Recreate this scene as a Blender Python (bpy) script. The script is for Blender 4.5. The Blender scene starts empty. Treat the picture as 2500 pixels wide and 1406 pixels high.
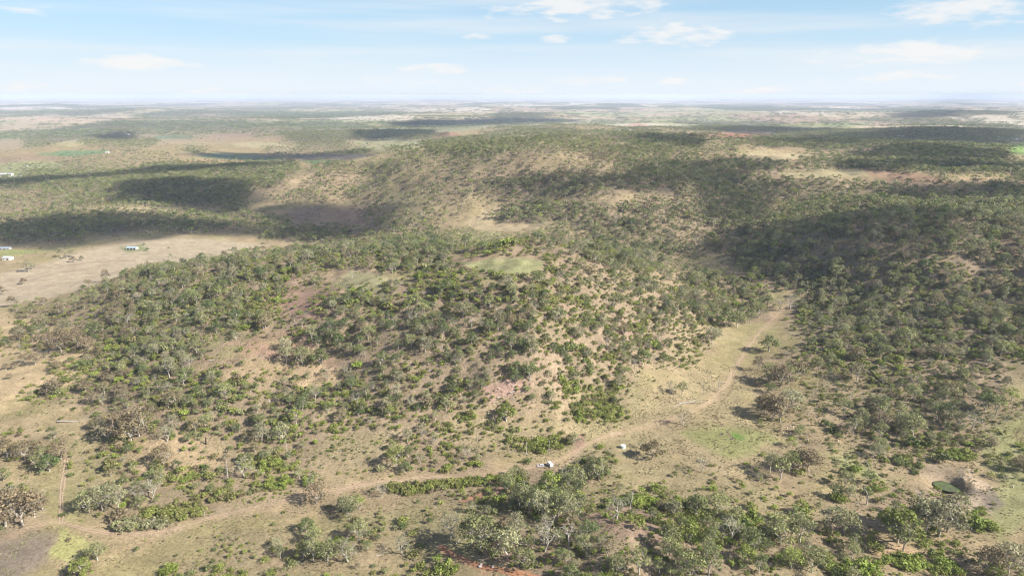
import bpy, math, random
import numpy as np
from mathutils import Vector
R = math.radians
random.seed(7)
rng = np.random.default_rng(11)
sc = bpy.context.scene
C = sc.collection

# ------------------------------------------------------------------ camera
CAMZ = 240.0
PITCH = R(15.57)
FPX = 1689.0            # focal length in pixels of the 2500 px wide photograph
cam_d = bpy.data.cameras.new('camera')
cam = bpy.data.objects.new('camera', cam_d)
C.objects.link(cam)
cam.location = (0, 0, CAMZ)
cam.rotation_euler = (math.pi / 2 - PITCH, 0, 0)
cam_d.sensor_width = 36
cam_d.lens = 36 * FPX / 2500
cam_d.clip_start = 0.5
cam_d.clip_end = 200000
sc.camera = cam

# ------------------------------------------------------------------ light and exposure
SUN_EL = R(35)
SUN_AZ = R(114)          # clockwise from +y (the view direction): right and a little behind
SDIR = np.array([math.sin(SUN_AZ) * math.cos(SUN_EL), math.cos(SUN_AZ) * math.cos(SUN_EL), math.sin(SUN_EL)])
sun_d = bpy.data.lights.new('sun', 'SUN')
sun_d.energy = 5.0
sun_d.angle = R(0.53)
sun_d.color = (1.0, 0.94, 0.86)
sun = bpy.data.objects.new('sun', sun_d)
C.objects.link(sun)
sun.rotation_euler = Vector(SDIR).to_track_quat('Z', 'Y').to_euler()
sc.view_settings.view_transform = 'Standard'
sc.view_settings.look = 'None'
sc.view_settings.gamma = 1
sc.view_settings.exposure = 1.0
sc.view_settings.use_curve_mapping = False
SKY_STRENGTH = 0.063
HAZE_DENSITY = 4.4e-5

# ------------------------------------------------------------------ projection helpers
cp, sp = math.cos(PITCH), math.sin(PITCH)
def project(x, y, z):
    z = z - CAMZ
    dep = y * cp - z * sp
    up = y * sp + z * cp
    dep = np.maximum(dep, 1e-3)
    return 1250 + FPX * x / dep, 703 - FPX * up / dep, dep
def raydir(px, py):
    a = (px - 1250) / FPX
    b = -(py - 703) / FPX
    return np.array([a, cp + b * sp, -sp + b * cp])
def at_z(px, py, z):
    d = raydir(px, py)
    t = (z - CAMZ) / d[2]
    return d[0] * t, d[1] * t

# ------------------------------------------------------------------ noise
def _hash(ix, iy, seed):
    h = (ix.astype(np.int64) * 374761393 + iy.astype(np.int64) * 668265263 + seed * 1442695041) & 0x7fffffff
    h = ((h ^ (h >> 13)) * 1274126177) & 0x7fffffff
    h = h ^ (h >> 16)
    return (h & 0xffff) / 65535.0
def vnoise(x, y, seed=0):
    ix = np.floor(x); iy = np.floor(y)
    fx = x - ix; fy = y - iy
    fx = fx * fx * (3 - 2 * fx); fy = fy * fy * (3 - 2 * fy)
    a = _hash(ix, iy, seed); b = _hash(ix + 1, iy, seed)
    c = _hash(ix, iy + 1, seed); d = _hash(ix + 1, iy + 1, seed)
    return (a * (1 - fx) + b * fx) * (1 - fy) + (c * (1 - fx) + d * fx) * fy
def fbm(x, y, octv=4, seed=0):
    s = 0; a = 0.5; t = 0
    for o in range(octv):
        ca, sa = math.cos(o * 1.3), math.sin(o * 1.3)
        s = s + a * vnoise(x * ca - y * sa, x * sa + y * ca, seed + o * 17)
        t += a; a *= 0.5; x = x * 2.03; y = y * 2.03
    return s / t            # 0..1

# ------------------------------------------------------------------ terrain
# control points: where a spot of the land shows in the photograph, and its height
CP = """
0,1400,0 400,1400,0 800,1400,2 0,1300,0 300,1300,0 600,1300,0 0,1200,1 300,1200,1 600,1200,0 0,1100,3 250,1100,3
0,1000,5 200,1000,6 0,900,5 100,850,4 0,820,2 0,740,-6 150,775,2 0,650,-16 200,650,-18 325,607,-20 500,600,-19 650,598,-20 820,600,-18 0,600,-22
300,580,-22 500,572,-18 100,700,-10 280,680,-12
300,690,20 450,658,30 600,640,42 750,622,50 900,610,54 200,745,12 1050,620,48
300,1000,9 300,900,15 300,800,20 500,1100,3 500,1000,11 500,900,20 500,800,31 500,720,35 700,1080,5 700,950,17 700,850,28 700,750,40 700,680,46
850,690,52 950,660,58 900,1080,4 900,950,18 900,850,32 900,760,46 1100,1080,3 1100,950,20 1100,850,37 1100,750,52 1100,670,64
1230,640,69 1230,720,60 1300,630,70 1300,850,42 1300,950,22 1300,1030,7 1450,990,4 1450,880,24 1450,780,42 1450,680,58 1400,605,68 1300,590,66
1550,640,48 1600,750,28 1600,870,10 1700,850,3 1700,760,14 1650,680,28 1750,750,7
1800,830,2 1880,800,3 1900,740,5 1740,640,8 1700,660,10 1780,610,10
1300,1135,0 1520,1090,0 1700,1050,0 1700,960,1 1900,1100,0 2100,1100,0 2310,1190,-3 2450,1050,1 2450,1300,3 2000,1250,2 1700,1230,3 900,1180,0 1100,1180,0
1400,1300,13 1600,1300,16 1500,1400,20 1800,1390,14 1150,1300,8 1950,1320,5 1100,1400,5 800,1300,1 2200,1400,8 1300,1220,4
2000,900,4 2000,800,9 2100,700,22 2200,900,9 2300,800,19 2450,900,11 2450,750,28 2300,700,32 2450,650,48 2300,600,62 2200,530,78 2500,600,64
1900,640,20 2000,650,32 2000,560,66 2100,600,56 1900,590,42 1830,610,22 2100,535,76 2330,565,76 2500,555,82
1950,500,42 2100,480,68 2000,425,82 2250,440,82 2450,440,80 2150,510,40 2400,500,60 1870,530,30 1800,480,45 2500,470,74
1200,555,18 1200,520,24 1400,500,50 1500,540,36 1600,560,28 1700,590,14 1450,445,80 1600,470,68 1700,430,84 1300,470,52 1100,500,34
1300,392,106 1500,362,108 1150,400,92 1700,350,100 1850,372,94 1950,385,88 2300,362,84 2450,385,82 2150,385,82 2100,410,78
1300,335,74 1300,315,66 1500,315,52 1100,345,74 1050,365,76
640,480,8 650,520,-8 700,560,-14 850,540,-10 900,505,8 950,450,46 1000,405,80 900,408,60 800,418,46 700,430,28 1000,378,84
700,395,-22 850,380,-24 500,390,-18 900,355,-24 600,370,-22
400,432,8 550,415,16 680,405,20 200,452,2 0,462,-6 400,500,-8 550,520,-14 300,545,-20 100,530,-14 100,480,-4 350,502,6 0,560,-22
0,430,-22 100,420,-20 200,400,-8 300,372,24 450,385,0 560,398,-16 150,348,36 100,360,16 0,380,-16 300,335,-14 0,330,-30 500,340,-26
800,325,24 700,345,-8 850,345,0 1000,320,-20 600,320,-20
1700,325,0 1900,330,0 2200,318,52 2350,318,60 2450,335,30 2050,335,34 2250,358,20 2450,365,30
0,300,-30 400,300,-30 800,300,-26 1200,300,-10 1600,300,-20 2000,300,-10 2400,300,0 600,310,-10 1000,290,-14
200,275,-35 700,275,-35 1200,275,-30 1700,275,-25 2150,275,10 2300,277,60 2450,282,10
"""
cps = []
for tok in CP.split():
    a, b, c = (float(v) for v in tok.split(','))
    c = c * (1.22 if b > 570 else 1.08) if (b < 1120 and c > 8) else c
    x, y = at_z(a, b, c)
    cps.append((math.atan2(x, y), math.log(math.hypot(x, y)), c))
for az in range(-60, 61, 12):
    for d in (30000, 80000):
        cps.append((R(az), math.log(d), -36))
    cps.append((R(az), math.log(200), 2)); cps.append((R(az), math.log(60), 0))
for az in (-60, 60):
    for d, z in ((400, 0), (700, 5 if az < 0 else 45), (1200, -15 if az < 0 else 80), (3000, -25 if az < 0 else 70), (8000, -30)):
        cps.append((R(az), math.log(d), z))
cps = np.array(cps)
K2 = 0.03 ** 2
def kern(r2): return -np.sqrt(r2 + K2)
P = cps[:, :2]
A = kern(((P[:, None] - P[None]) ** 2).sum(-1))
n = len(P)
M_ = np.zeros((n + 1, n + 1)); M_[:n, :n] = A + np.eye(n) * 0.012; M_[:n, n] = 1; M_[n, :n] = 1
W = np.linalg.solve(M_, np.append(cps[:, 2], 0))

phi_f = np.linspace(R(-44), R(44), 800)
phi_c = np.linspace(R(44), R(180), 26)[1:]
PHI = np.concatenate([-phi_c[::-1], phi_f, phi_c])
dd = np.geomspace(300, 78000, 60000)
w = 400 / 0.67 * CAMZ / dd ** 2 + 330 / math.log(78000 / 300) / dd
cw = np.concatenate([[0], np.cumsum((w[1:] + w[:-1]) / 2 * np.diff(dd))])
NF = 690
D = np.concatenate([np.geomspace(4, 120, 14)[:-1], np.geomspace(120, 300, 36)[:-1], np.interp(np.linspace(0, cw[-1], NF), cw, dd)])
nP, nD = len(PHI), len(D)
# evaluate the smooth base on a coarser grid, then refine
ci = np.unique(np.concatenate([np.arange(0, nP, 4), [nP - 1]])); cj = np.unique(np.concatenate([np.arange(0, nD, 4), [nD - 1]]))
gp, gd = np.meshgrid(PHI[ci], np.log(D[cj]), indexing='ij')
base = np.zeros(gp.shape)
for k in range(n):
    base += W[k] * kern((gp - P[k, 0]) ** 2 + (gd - P[k, 1]) ** 2)
base += W[n]
tmp = np.stack([np.interp(np.arange(nP), ci, base[:, j]) for j in range(len(cj))], 1)
base = np.stack([np.interp(np.arange(nD), cj, tmp[i]) for i in range(nP)], 0)
back = np.clip((np.abs(PHI) - R(60)) / R(40), 0, 1)[:, None]
GX = np.sin(PHI)[:, None] * D[None]; GY = np.cos(PHI)[:, None] * D[None]
DD = np.broadcast_to(D[None], base.shape)
base = base * (1 - back)
nearw = np.clip(base / 22, 0.12, 1)
f1 = np.clip(1 - DD / 2600, 0, 1)
rel = (fbm(GX / 75, GY / 75, 4, 3) - .5) * 27 * nearw * f1 + (fbm(GX / 17, GY / 17, 3, 9) - .5) * 2.8 * f1 * (0.35 + nearw)
ridg = 1 - np.abs(fbm(GX / 330 + .4 * fbm(GX / 200, GY / 200, 2, 77), GY / 330, 4, 21) * 2 - 1)
mid = np.clip((DD - 1000) / 800, 0, 1)
rel += (ridg - .72) * 38 * mid * np.clip(1.4 - DD / 9000, 0.35, 1) * np.clip((base + 30) / 60, .25, 1)
rel += np.clip((DD - 2500) / 1500, 0, 1) * np.clip(1.5 - DD / 12000, .25, 1) * np.clip(fbm(GX / 1500, GY / 900, 3, 137) - .50, 0, 1) * 150 * np.clip((60 - base) / 60, .15, 1)
farw = np.clip((DD - 5500) / 5000, 0, 1)
rel += farw * (np.clip(fbm(GX / 3300, GY / 2100, 4, 31) - .52, 0, 1) * 260 * np.clip(1.2 - DD / 60000, .2, 1) + (fbm(GX / 700, GY / 700, 3, 41) - .5) * 24)
Z = base + rel
# the farm dam: a scooped bowl with a spoil bank beside it
def bump(px, py, r, h, zref=-2, pw=2.0, sx=1.0):
    x, y = at_z(px, py, zref)
    q = np.sqrt(((GX - x) / sx) ** 2 + (GY - y) ** 2) / r
    return h * np.exp(-q ** pw * 0.9)
WATER_Z = None
Z = Z + bump(2312, 1188, 10, -3.2, -3, 4)
ang = fbm(GX / 4, GY / 4, 3, 90)
Z = Z + bump(2362, 1172, 7.0, 2.3, 0, 2.2) * (0.2 + 1.7 * ang) + bump(2345, 1152, 6, 1.4, 0) * (.5 + ang) + bump(2382, 1190, 7, 1.3, 0) * (.5 + ang)

lnD = np.log(D)
def hgt(x, y):
    x = np.asarray(x, float); y = np.asarray(y, float)
    ph = np.arctan2(x, y); d = np.hypot(x, y)
    a = np.interp(ph, PHI, np.arange(nP)); b = np.interp(d, D, np.arange(nD))
    i = np.clip(a.astype(int), 0, nP - 2); j = np.clip(b.astype(int), 0, nD - 2)
    fa = a - i; fb = b - j
    return (Z[i, j] * (1 - fb) + Z[i, j + 1] * fb) * (1 - fa) + (Z[i + 1, j] * (1 - fb) + Z[i + 1, j + 1] * fb) * fa
def hit(px, py):
    """where the sight line through a spot of the photograph meets the land"""
    d = raydir(px, py); hl = math.hypot(d[0], d[1])
    s = D[30:]
    x = d[0] / hl * s; y = d[1] / hl * s; rz = CAMZ + d[2] / hl * s
    g = hgt(x, y) - rz
    k = np.argmax(g > 0)
    if not (g > 0).any(): k = len(s) - 1
    if k == 0: k = 1
    t = g[k - 1] / (g[k - 1] - g[k]); t = min(max(t, 0), 1)
    ss = s[k - 1] + (s[k] - s[k - 1]) * t
    x, y = d[0] / hl * ss, d[1] / hl * ss
    return x, y, float(hgt(x, y))
def ppm(x, y, z):
    a = project(x, y, z); b = project(x, y, z + 1.0)
    return float(a[1] - b[1])
ELEV = (Z - CAMZ) / D[None]
RUN = np.maximum.accumulate(ELEV[:, 30:], axis=1)
def vis_margin(x, y, ztop):
    """metres by which ztop stands above the sight line over nearer land"""
    ph = np.arctan2(x, y); d = np.hypot(x, y)
    i = np.clip(np.rint(np.interp(ph, PHI, np.arange(nP))).astype(int), 0, nP - 1)
    j = np.clip(np.interp(d, D, np.arange(nD)).astype(int) - 32, 0, RUN.shape[1] - 1)
    return ((ztop - CAMZ) / d - RUN[i, j]) * d

# ------------------------------------------------------------------ plant cover, read off the photograph
ROWS = {
1400: "0. 160; 220. 400; 560; 700t 900, 1010; 1100. 1250W 1450m 1700m 1900T 2130, 2250t 2350, 2400W",
1360: "0. 400, 520; 650T 900t 930, 1020, 1080. 1150: 1230W 1450m 1600W 1750m 1900T 2120, 2280: 2400t",
1320: "0. 430, 520: 640: 720T 900, 930, 1030t 1130. 1180W 1400m 1500: 1600m 1750m 1900T 2100: 2150. 2230, 2330, 2420.",
1280: "0. 280; 420, 450. 560. 700. 780t 850, 950, 1030t 1180T 1300m 1420: 1550, 1650m 1850T 2080t 2150t 2260t 2290t 2340: 2420.",
1240: "0T 100. 200T 340: 560, 640. 700t 780T 900t 990, 1000, 1100. 1130. 1150: 1250F 1420; 1520m 1680T 1760, 1900, 2000T 2100T 2340; 2420.",
1200: "0T 90. 190: 200T 400: 560; 720t 800, 850t 960t 1040, 1060; 1230W 1420, 1450, 1550, 1700t 1780, 1900. 2080: 2180T 2300; 2380.",
1160: "0, 80. 180. 300; 400; 560T 640; 780, 850. 900, 1100. 1190. 1240W 1380T 1460t 1500. 1700t 1740, 1830T 2000, 2100. 2300. 2400. 2420T",
1120: "0t 60T 200: 240: 350t 430. 540T 640m 760: 900; 1000m 1180: 1200. 1280. 1400; 1500. 1550t 1620. 1680t 1760. 1850T 2000, 2060; 2220m 2280m 2300: 2350. 2420;",
1080: "0t 50T 150t 240: 330. 440, 560T 650m 800: 950m 1130: 1200; 1370, 1400. 1550t 1620. 1900. 1930T 2000. 2080m 2250W 2350; 2400T 2440.",
1040: "0, 220W 380T 430W 560W 660W 800m 950m 1100; 1230; 1300, 1450. 1610t 1690. 1880, 1950. 2050W 2250W 2400m 2440.",
1000: "0. 200: 260W 400W 650W 800W 950W 1100; 1250; 1350: 1500. 1560. 1850T 1940; 2000; 2050: 2100W 2300T 2420T",
960: "0. 60; 160; 200W 400W 560m 650T 700W 760W 1000W 1230: 1300; 1420; 1540. 1620t 1680. 1720t 1760. 1840T 1930. 1960; 2000; 2050: 2150m 2300F 2440.",
920: "0. 130; 200; 280W 480: 640T 700: 760. 820W 900W 1100F 1260W 1330m 1420m 1550, 1600. 1740. 1790T 1940. 2000: 2100m 2250W 2440T",
880: "0. 100t 180. 200W 340W 470t 500, 640. 700W 790. 850W 1000: 1040F 1300W 1420m 1540T 1610: 1700. 1850T 1950m 2050m 2150m 2300W 2450;",
840: "0T 100T 230; 320W 500: 560. 700W 850F 1050W 1300m 1420W 1600T 1640: 1740. 1830. 1880. 1910. 1960m 2050W 2350F",
800: "0. 40T 220T 300W 500m 640: 700W 860F 1060W 1320m 1450W 1640; 1760. 1910: 1980W 2300W",
760: "0. 20t 80T 270W 450m 640: 720, 800W 900m 980W 1180W 1320m 1420m 1500W 1650W 1760W 1880. 1920m 2020W 2300F",
720: "0. 210T 260W 330W 600m 690: 900: 950W 1100W 1280m 1400W 1540W 1700W 1780W 1870. 1960T 2000W 2300F",
680: "0. 300T 360W 480m 560W 700: 800. 900. 1000: 1200: 1350W 1450m 1580T 1640, 1670W 1760T 1830F 2150W 2400F",
640: "0. 330T 400T 560m 700W 820m 1000W 1100. 1200. 1320: 1380W 1600T 1680. 1800F",
600: "0. 720T 850W 1050W 1100: 1300T 1450m 1550W 1700F 1800F",
572: "0F 200. 560. 640F 850T 900T 1080: 1150, 1300: 1450W 1560W 1700F",
550: "0T 60F 660F 700. 890T 1060, 1120. 1300: 1400W 1540W 1650T 1740F 1840F 2100F 2300F",
530: "0T 100F 250F 500T 600T 640, 700. 880T 1080. 1200W 1450F 1700W 1780F 1880m 2000F",
510: "0T 150T 220. 380T 420, 550F 600. 640. 700. 870T 940T 1150. 1220W 1400W 1700F 1880m 2130W 2300F",
490: "0T 80T 150W 330F 600. 640t 700T 800t 950t 1050T 1160T 1230T 1400, 1560W 1750F 1880m 2130W 2300F",
470: "0t 100W 300F 610, 700T 850T 950. 1000T 1150T 1250W 1500T 1650W 1760F 1880m 2100W 2250T 2400F",
450: "0F 150W 300F 680. 740T 850T 1000T 1180F 1500W 1700F 1950W 2050T 2400T",
430: "0. 60F 160F 680F 700, 760T 900T 1000t 1100T 1200T 1300W 1560F 1830T 1900. 2050. 2150t 2250t 2320, 2480F",
410: "0t 120t 240t 360F 720. 760T 900T 1100T 1250t 1400T 1550W 1750F 1900T 2050F 2500F",
390: "0, 60, 140t 350t 430. 600. 760. 880. 980T 1150T 1250T 1450W 1700T 1820. 1950T 2100W 2300F 2460.",
370: "0, 100. 240t 350. 450T 500. 650T 830T 900. 950t 1050W 1250T 1450W 1650T 1750t 1800. 1980T 2150F 2450.",
350: "0. 60T 120. 200T 380. 500. 600. 700T 850. 900. 1030W 1300T 1500t 1550F 1700t 1750t 1850F 2450t",
330: "0. 80t 200T 330. 400t 500. 620t 700W 870F 1050. 1180T 1300W 1400t 1500W 1600t 1750. 1900F 2100F 2480T",
310: "0. 100T 250. 330t 450F 620t 700F 800T 870F 1050. 1200T 1400t 1700F 1900T 2200F 2400F",
290: "0t 200. 350t 600T 900T 1000F 1400. 1500T 1800T 2100t",
}
ry = np.array(sorted(ROWS)); CODE = np.full((len(ry), 250), '.', dtype='<U1')
for k, yv in enumerate(ry):
    toks = ROWS[int(yv)].split()
    for q, t in enumerate(toks):
        x0 = int(t[:-1]); x1 = int(toks[q + 1][:-1]) if q + 1 < len(toks) else 2500
        CODE[k, x0 // 10:x1 // 10] = t[-1]
TREE = {'.': .00004, ',': .0001, ':': .0010, ';': .0022, 't': .0030, 'T': .0056, 'W': .0160, 'F': .024, 'm': .0085}
SHRUB = {'.': .0016, ',': .013, ':': .046, ';': .095, 't': .007, 'T': .020, 'W': .068, 'F': .040, 'm': .098}
TARR = np.vectorize(TREE.get)(CODE).astype(float); SARR = np.vectorize(SHRUB.get)(CODE).astype(float)
def cover(arr, px, py, jit=1.0):
    px = px + rng.normal(0, 11 * jit, px.shape)
    py = py + rng.normal(0, 1, py.shape) * np.interp(py, [260, 400, 600, 1000], [2, 4, 8, 14]) * jit
    k = np.rint(np.interp(py, ry, np.arange(len(ry)))).astype(int)
    q = np.clip((px / 10).astype(int), 0, 249)
    return arr[k, q]
def inpoly(px, py, pts):
    ins = np.zeros(px.shape, bool)
    m = len(pts)
    for a in range(m):
        x0, y0 = pts[a]; x1, y1 = pts[(a + 1) % m]
        if y0 == y1: continue
        c = ((y0 > py) != (y1 > py)) & (px < (x1 - x0) * (py - y0) / (y1 - y0) + x0)
        ins ^= c
    return ins
def segdist(px, py, pts, closed=False, yk=1.0):
    m = len(pts); best = np.full(px.shape, 1e9)
    for a in range(m if closed else m - 1):
        x0, y0 = pts[a]; x1, y1 = pts[(a + 1) % m]
        dx, dy = x1 - x0, (y1 - y0) * yk
        t = np.clip(((px - x0) * dx + (py - y0) * yk * dy) / (dx * dx + dy * dy + 1e-9), 0, 1)
        best = np.minimum(best, np.hypot(px - x0 - t * dx, (py - y0) * yk - t * dy))
    return best
def pl(s): return [tuple(float(v) for v in t.split(',')) for t in s.split()]

ROAD = pl("-60,1345 60,1290 140,1272 200,1290 300,1310 420,1292 560,1252 700,1222 900,1182 1050,1165 1200,1157 1290,1142 1370,1125 1420,1090 1480,1064 1560,1045 1650,1020 1730,985 1775,940 1800,890 1830,840 1880,785 1920,742 1935,715")
ROAD2 = pl("1330,1180 1385,1130 1420,1098")
ROAD3 = pl("150,1275 150,1200 162,1120")
REDT = pl("1075,1335 1100,1352 1140,1372 1200,1388 1270,1402 1330,1412")
REDT2 = pl("1130,1222 1180,1205 1240,1192")
GULLY = pl("1797,905 1796,930 1785,958 1762,985 1748,1005 1746,1020 1760,1038")
FENCE = pl("2000,880 2010,960 2018,1045 2024,1075 2035,1110 2052,1165 2058,1215")
CLEARS = [pl("1610,1010 1690,905 1760,830 1870,755 1930,730 1955,760 1930,810 1890,870 1840,950 1845,1030 1880,1100 1780,1130 1650,1110 1560,1060"),
          pl("1130,640 1180,628 1270,625 1330,640 1320,662 1240,668 1150,655"),
          pl("0,745 110,728 210,700 300,672 420,648 560,622 660,605 830,602 700,590 560,578 450,574 330,580 200,600 130,640 0,680"),
          pl("1130,540 1220,515 1230,505 1160,515 1110,550 1180,562 1320,560 1320,548 1200,545"),
          pl("2200,1180 2260,1130 2400,1150 2420,1240 2340,1240 2290,1200"),
          pl("2000,418 2110,412 2200,428 2290,440 2310,455 2180,448 2080,440 2010,436")]
# ------------------------------------------------------------------ ground colour (what the soil and grass are, per spot of land)
PXg, PYg, _ = project(GX, GY, Z)
infront = (np.abs(PHI) < R(60))[:, None] & (DD > 60)
PXg = np.where(infront, PXg, -4000); PYg = np.where(infront, PYg, 1800)
wsc = np.interp(PYg, [260, 420, 700, 1400], [2.0, 5, 10, 20])
wx = PXg + (fbm(GX / 30, GY / 30, 3, 51) - .5) * 3.2 * wsc * np.clip(1600 / DD, .3, 2)
wy = PYg + (fbm(GX / 30, GY / 30, 3, 61) - .5) * 1.5 * wsc * np.clip(1600 / DD, .2, 2)
tan = np.array([.30, .232, .135]); tan2 = np.array([.265, .222, .112]); green = np.array([.205, .21, .085]); red = np.array([.25, .16, .125])
pale = np.array([.40, .305, .21]); litter = np.array([.225, .165, .115])
def mix(c, col, w):
    return c * (1 - w[..., None]) + np.asarray(col) * w[..., None]
col = np.broadcast_to(tan, GX.shape + (3,)).copy()
n1 = fbm(GX / 55, GY / 55, 4, 5); n2 = fbm(GX / 18, GY / 18, 4, 6)
col = mix(col, tan2, np.clip((n1 - .45) * 5, 0, 1))
col = mix(col, green, np.clip((fbm(GX / 90, GY / 70, 4, 8) - .5) * 5, 0, 1) * .55 * np.clip(1.2 - DD / 3000, 0.2, 1))
hillw = np.clip((base - 8) / 20, 0, 1) * (DD < 1100)
col = mix(col, red, np.clip((n2 - .46) * 6, 0, 1) * hillw * .7)
dens = cover(TARR, PXg, PYg, .7)
sdn = cover(SARR, PXg, PYg, .7)
def blur(a):
    for _ in range(2):
        a = (a + np.roll(a, 1, 0) + np.roll(a, -1, 0)) / 3
        a = (a + np.roll(a, 1, 1) + np.roll(a, -1, 1)) / 3
    return a
dens = blur(dens); sdn = blur(sdn)
col = mix(col, litter, np.clip(dens / .013, 0, .85) * (DD < 6000))
col = mix(col, [.24, .19, .125], np.clip(sdn / .06, 0, .5) * (DD < 2500))
def paint(kind, pts, c, strength=1.0, feather=8, width=6, yk=1.0):
    global col
    pts = pl(pts) if isinstance(pts, str) else pts
    xs = [p[0] for p in pts]; ys = [p[1] for p in pts]
    mgn = width + feather + 30
    sel = (PXg > min(xs) - mgn) & (PXg < max(xs) + mgn) & (PYg > min(ys) - mgn) & (PYg < max(ys) + mgn)
    if not sel.any(): return
    X_, Y_ = wx[sel], wy[sel]
    if kind == 'area':
        d = segdist(X_, Y_, pts, True, yk); d = np.where(inpoly(X_, Y_, pts), -d, d)
        w_ = np.clip(.5 - d / feather, 0, 1)
    else:
        X_ = PXg[sel] + (wx[sel] - PXg[sel]) * .25; Y_ = PYg[sel] + (wy[sel] - PYg[sel]) * .25
        w_ = np.clip((width / 2 + feather / 2 - segdist(X_, Y_, pts, False, yk)) / feather, 0, 1)
    w_ = w_ * w_ * (3 - 2 * w_) * strength
    col[sel] = col[sel] * (1 - w_[:, None]) + np.asarray(c) * w_[:, None]
# far plain: a patchwork of fields in the world's own layout
cellx = GX / 900 + .6 * fbm(GX / 1500, GY / 1500, 2, 71); celly = GY / 1500 + .6 * fbm(GX / 1500, GY / 1500, 2, 72)
hsh = _hash(np.floor(cellx), np.floor(celly), 5)
fieldcols = np.array([[.46, .38, .27], [.38, .30, .20], [.33, .29, .17], [.50, .44, .35], [.28, .29, .15], [.36, .26, .19], [.36, .31, .2], [.16, .15, .09]])
fc = fieldcols[np.clip((hsh * 8).astype(int), 0, 7)]
fw = np.clip((DD - 3800) / 1500, 0, 1) * .8
col = mix(col, fc, fw * np.ones_like(DD)) if False else col * (1 - fw[..., None]) + fc * fw[..., None]
woodn = fbm(GX / 1300, GY / 2600, 5, 81)
fwood = np.clip((woodn - .56) * 14, 0, 1) * np.clip((DD - 4500) / 2500, 0, 1)
col = mix(col, [.07, .075, .045], fwood * .9)
speck = np.clip((fbm(GX / 140, GY / 260, 3, 83) - .6) * 10, 0, 1) * np.clip((DD - 5000) / 3000, 0, 1)
col = mix(col, [.09, .09, .055], speck * .7)
dark_wood = [.085, .08, .05]
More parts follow.
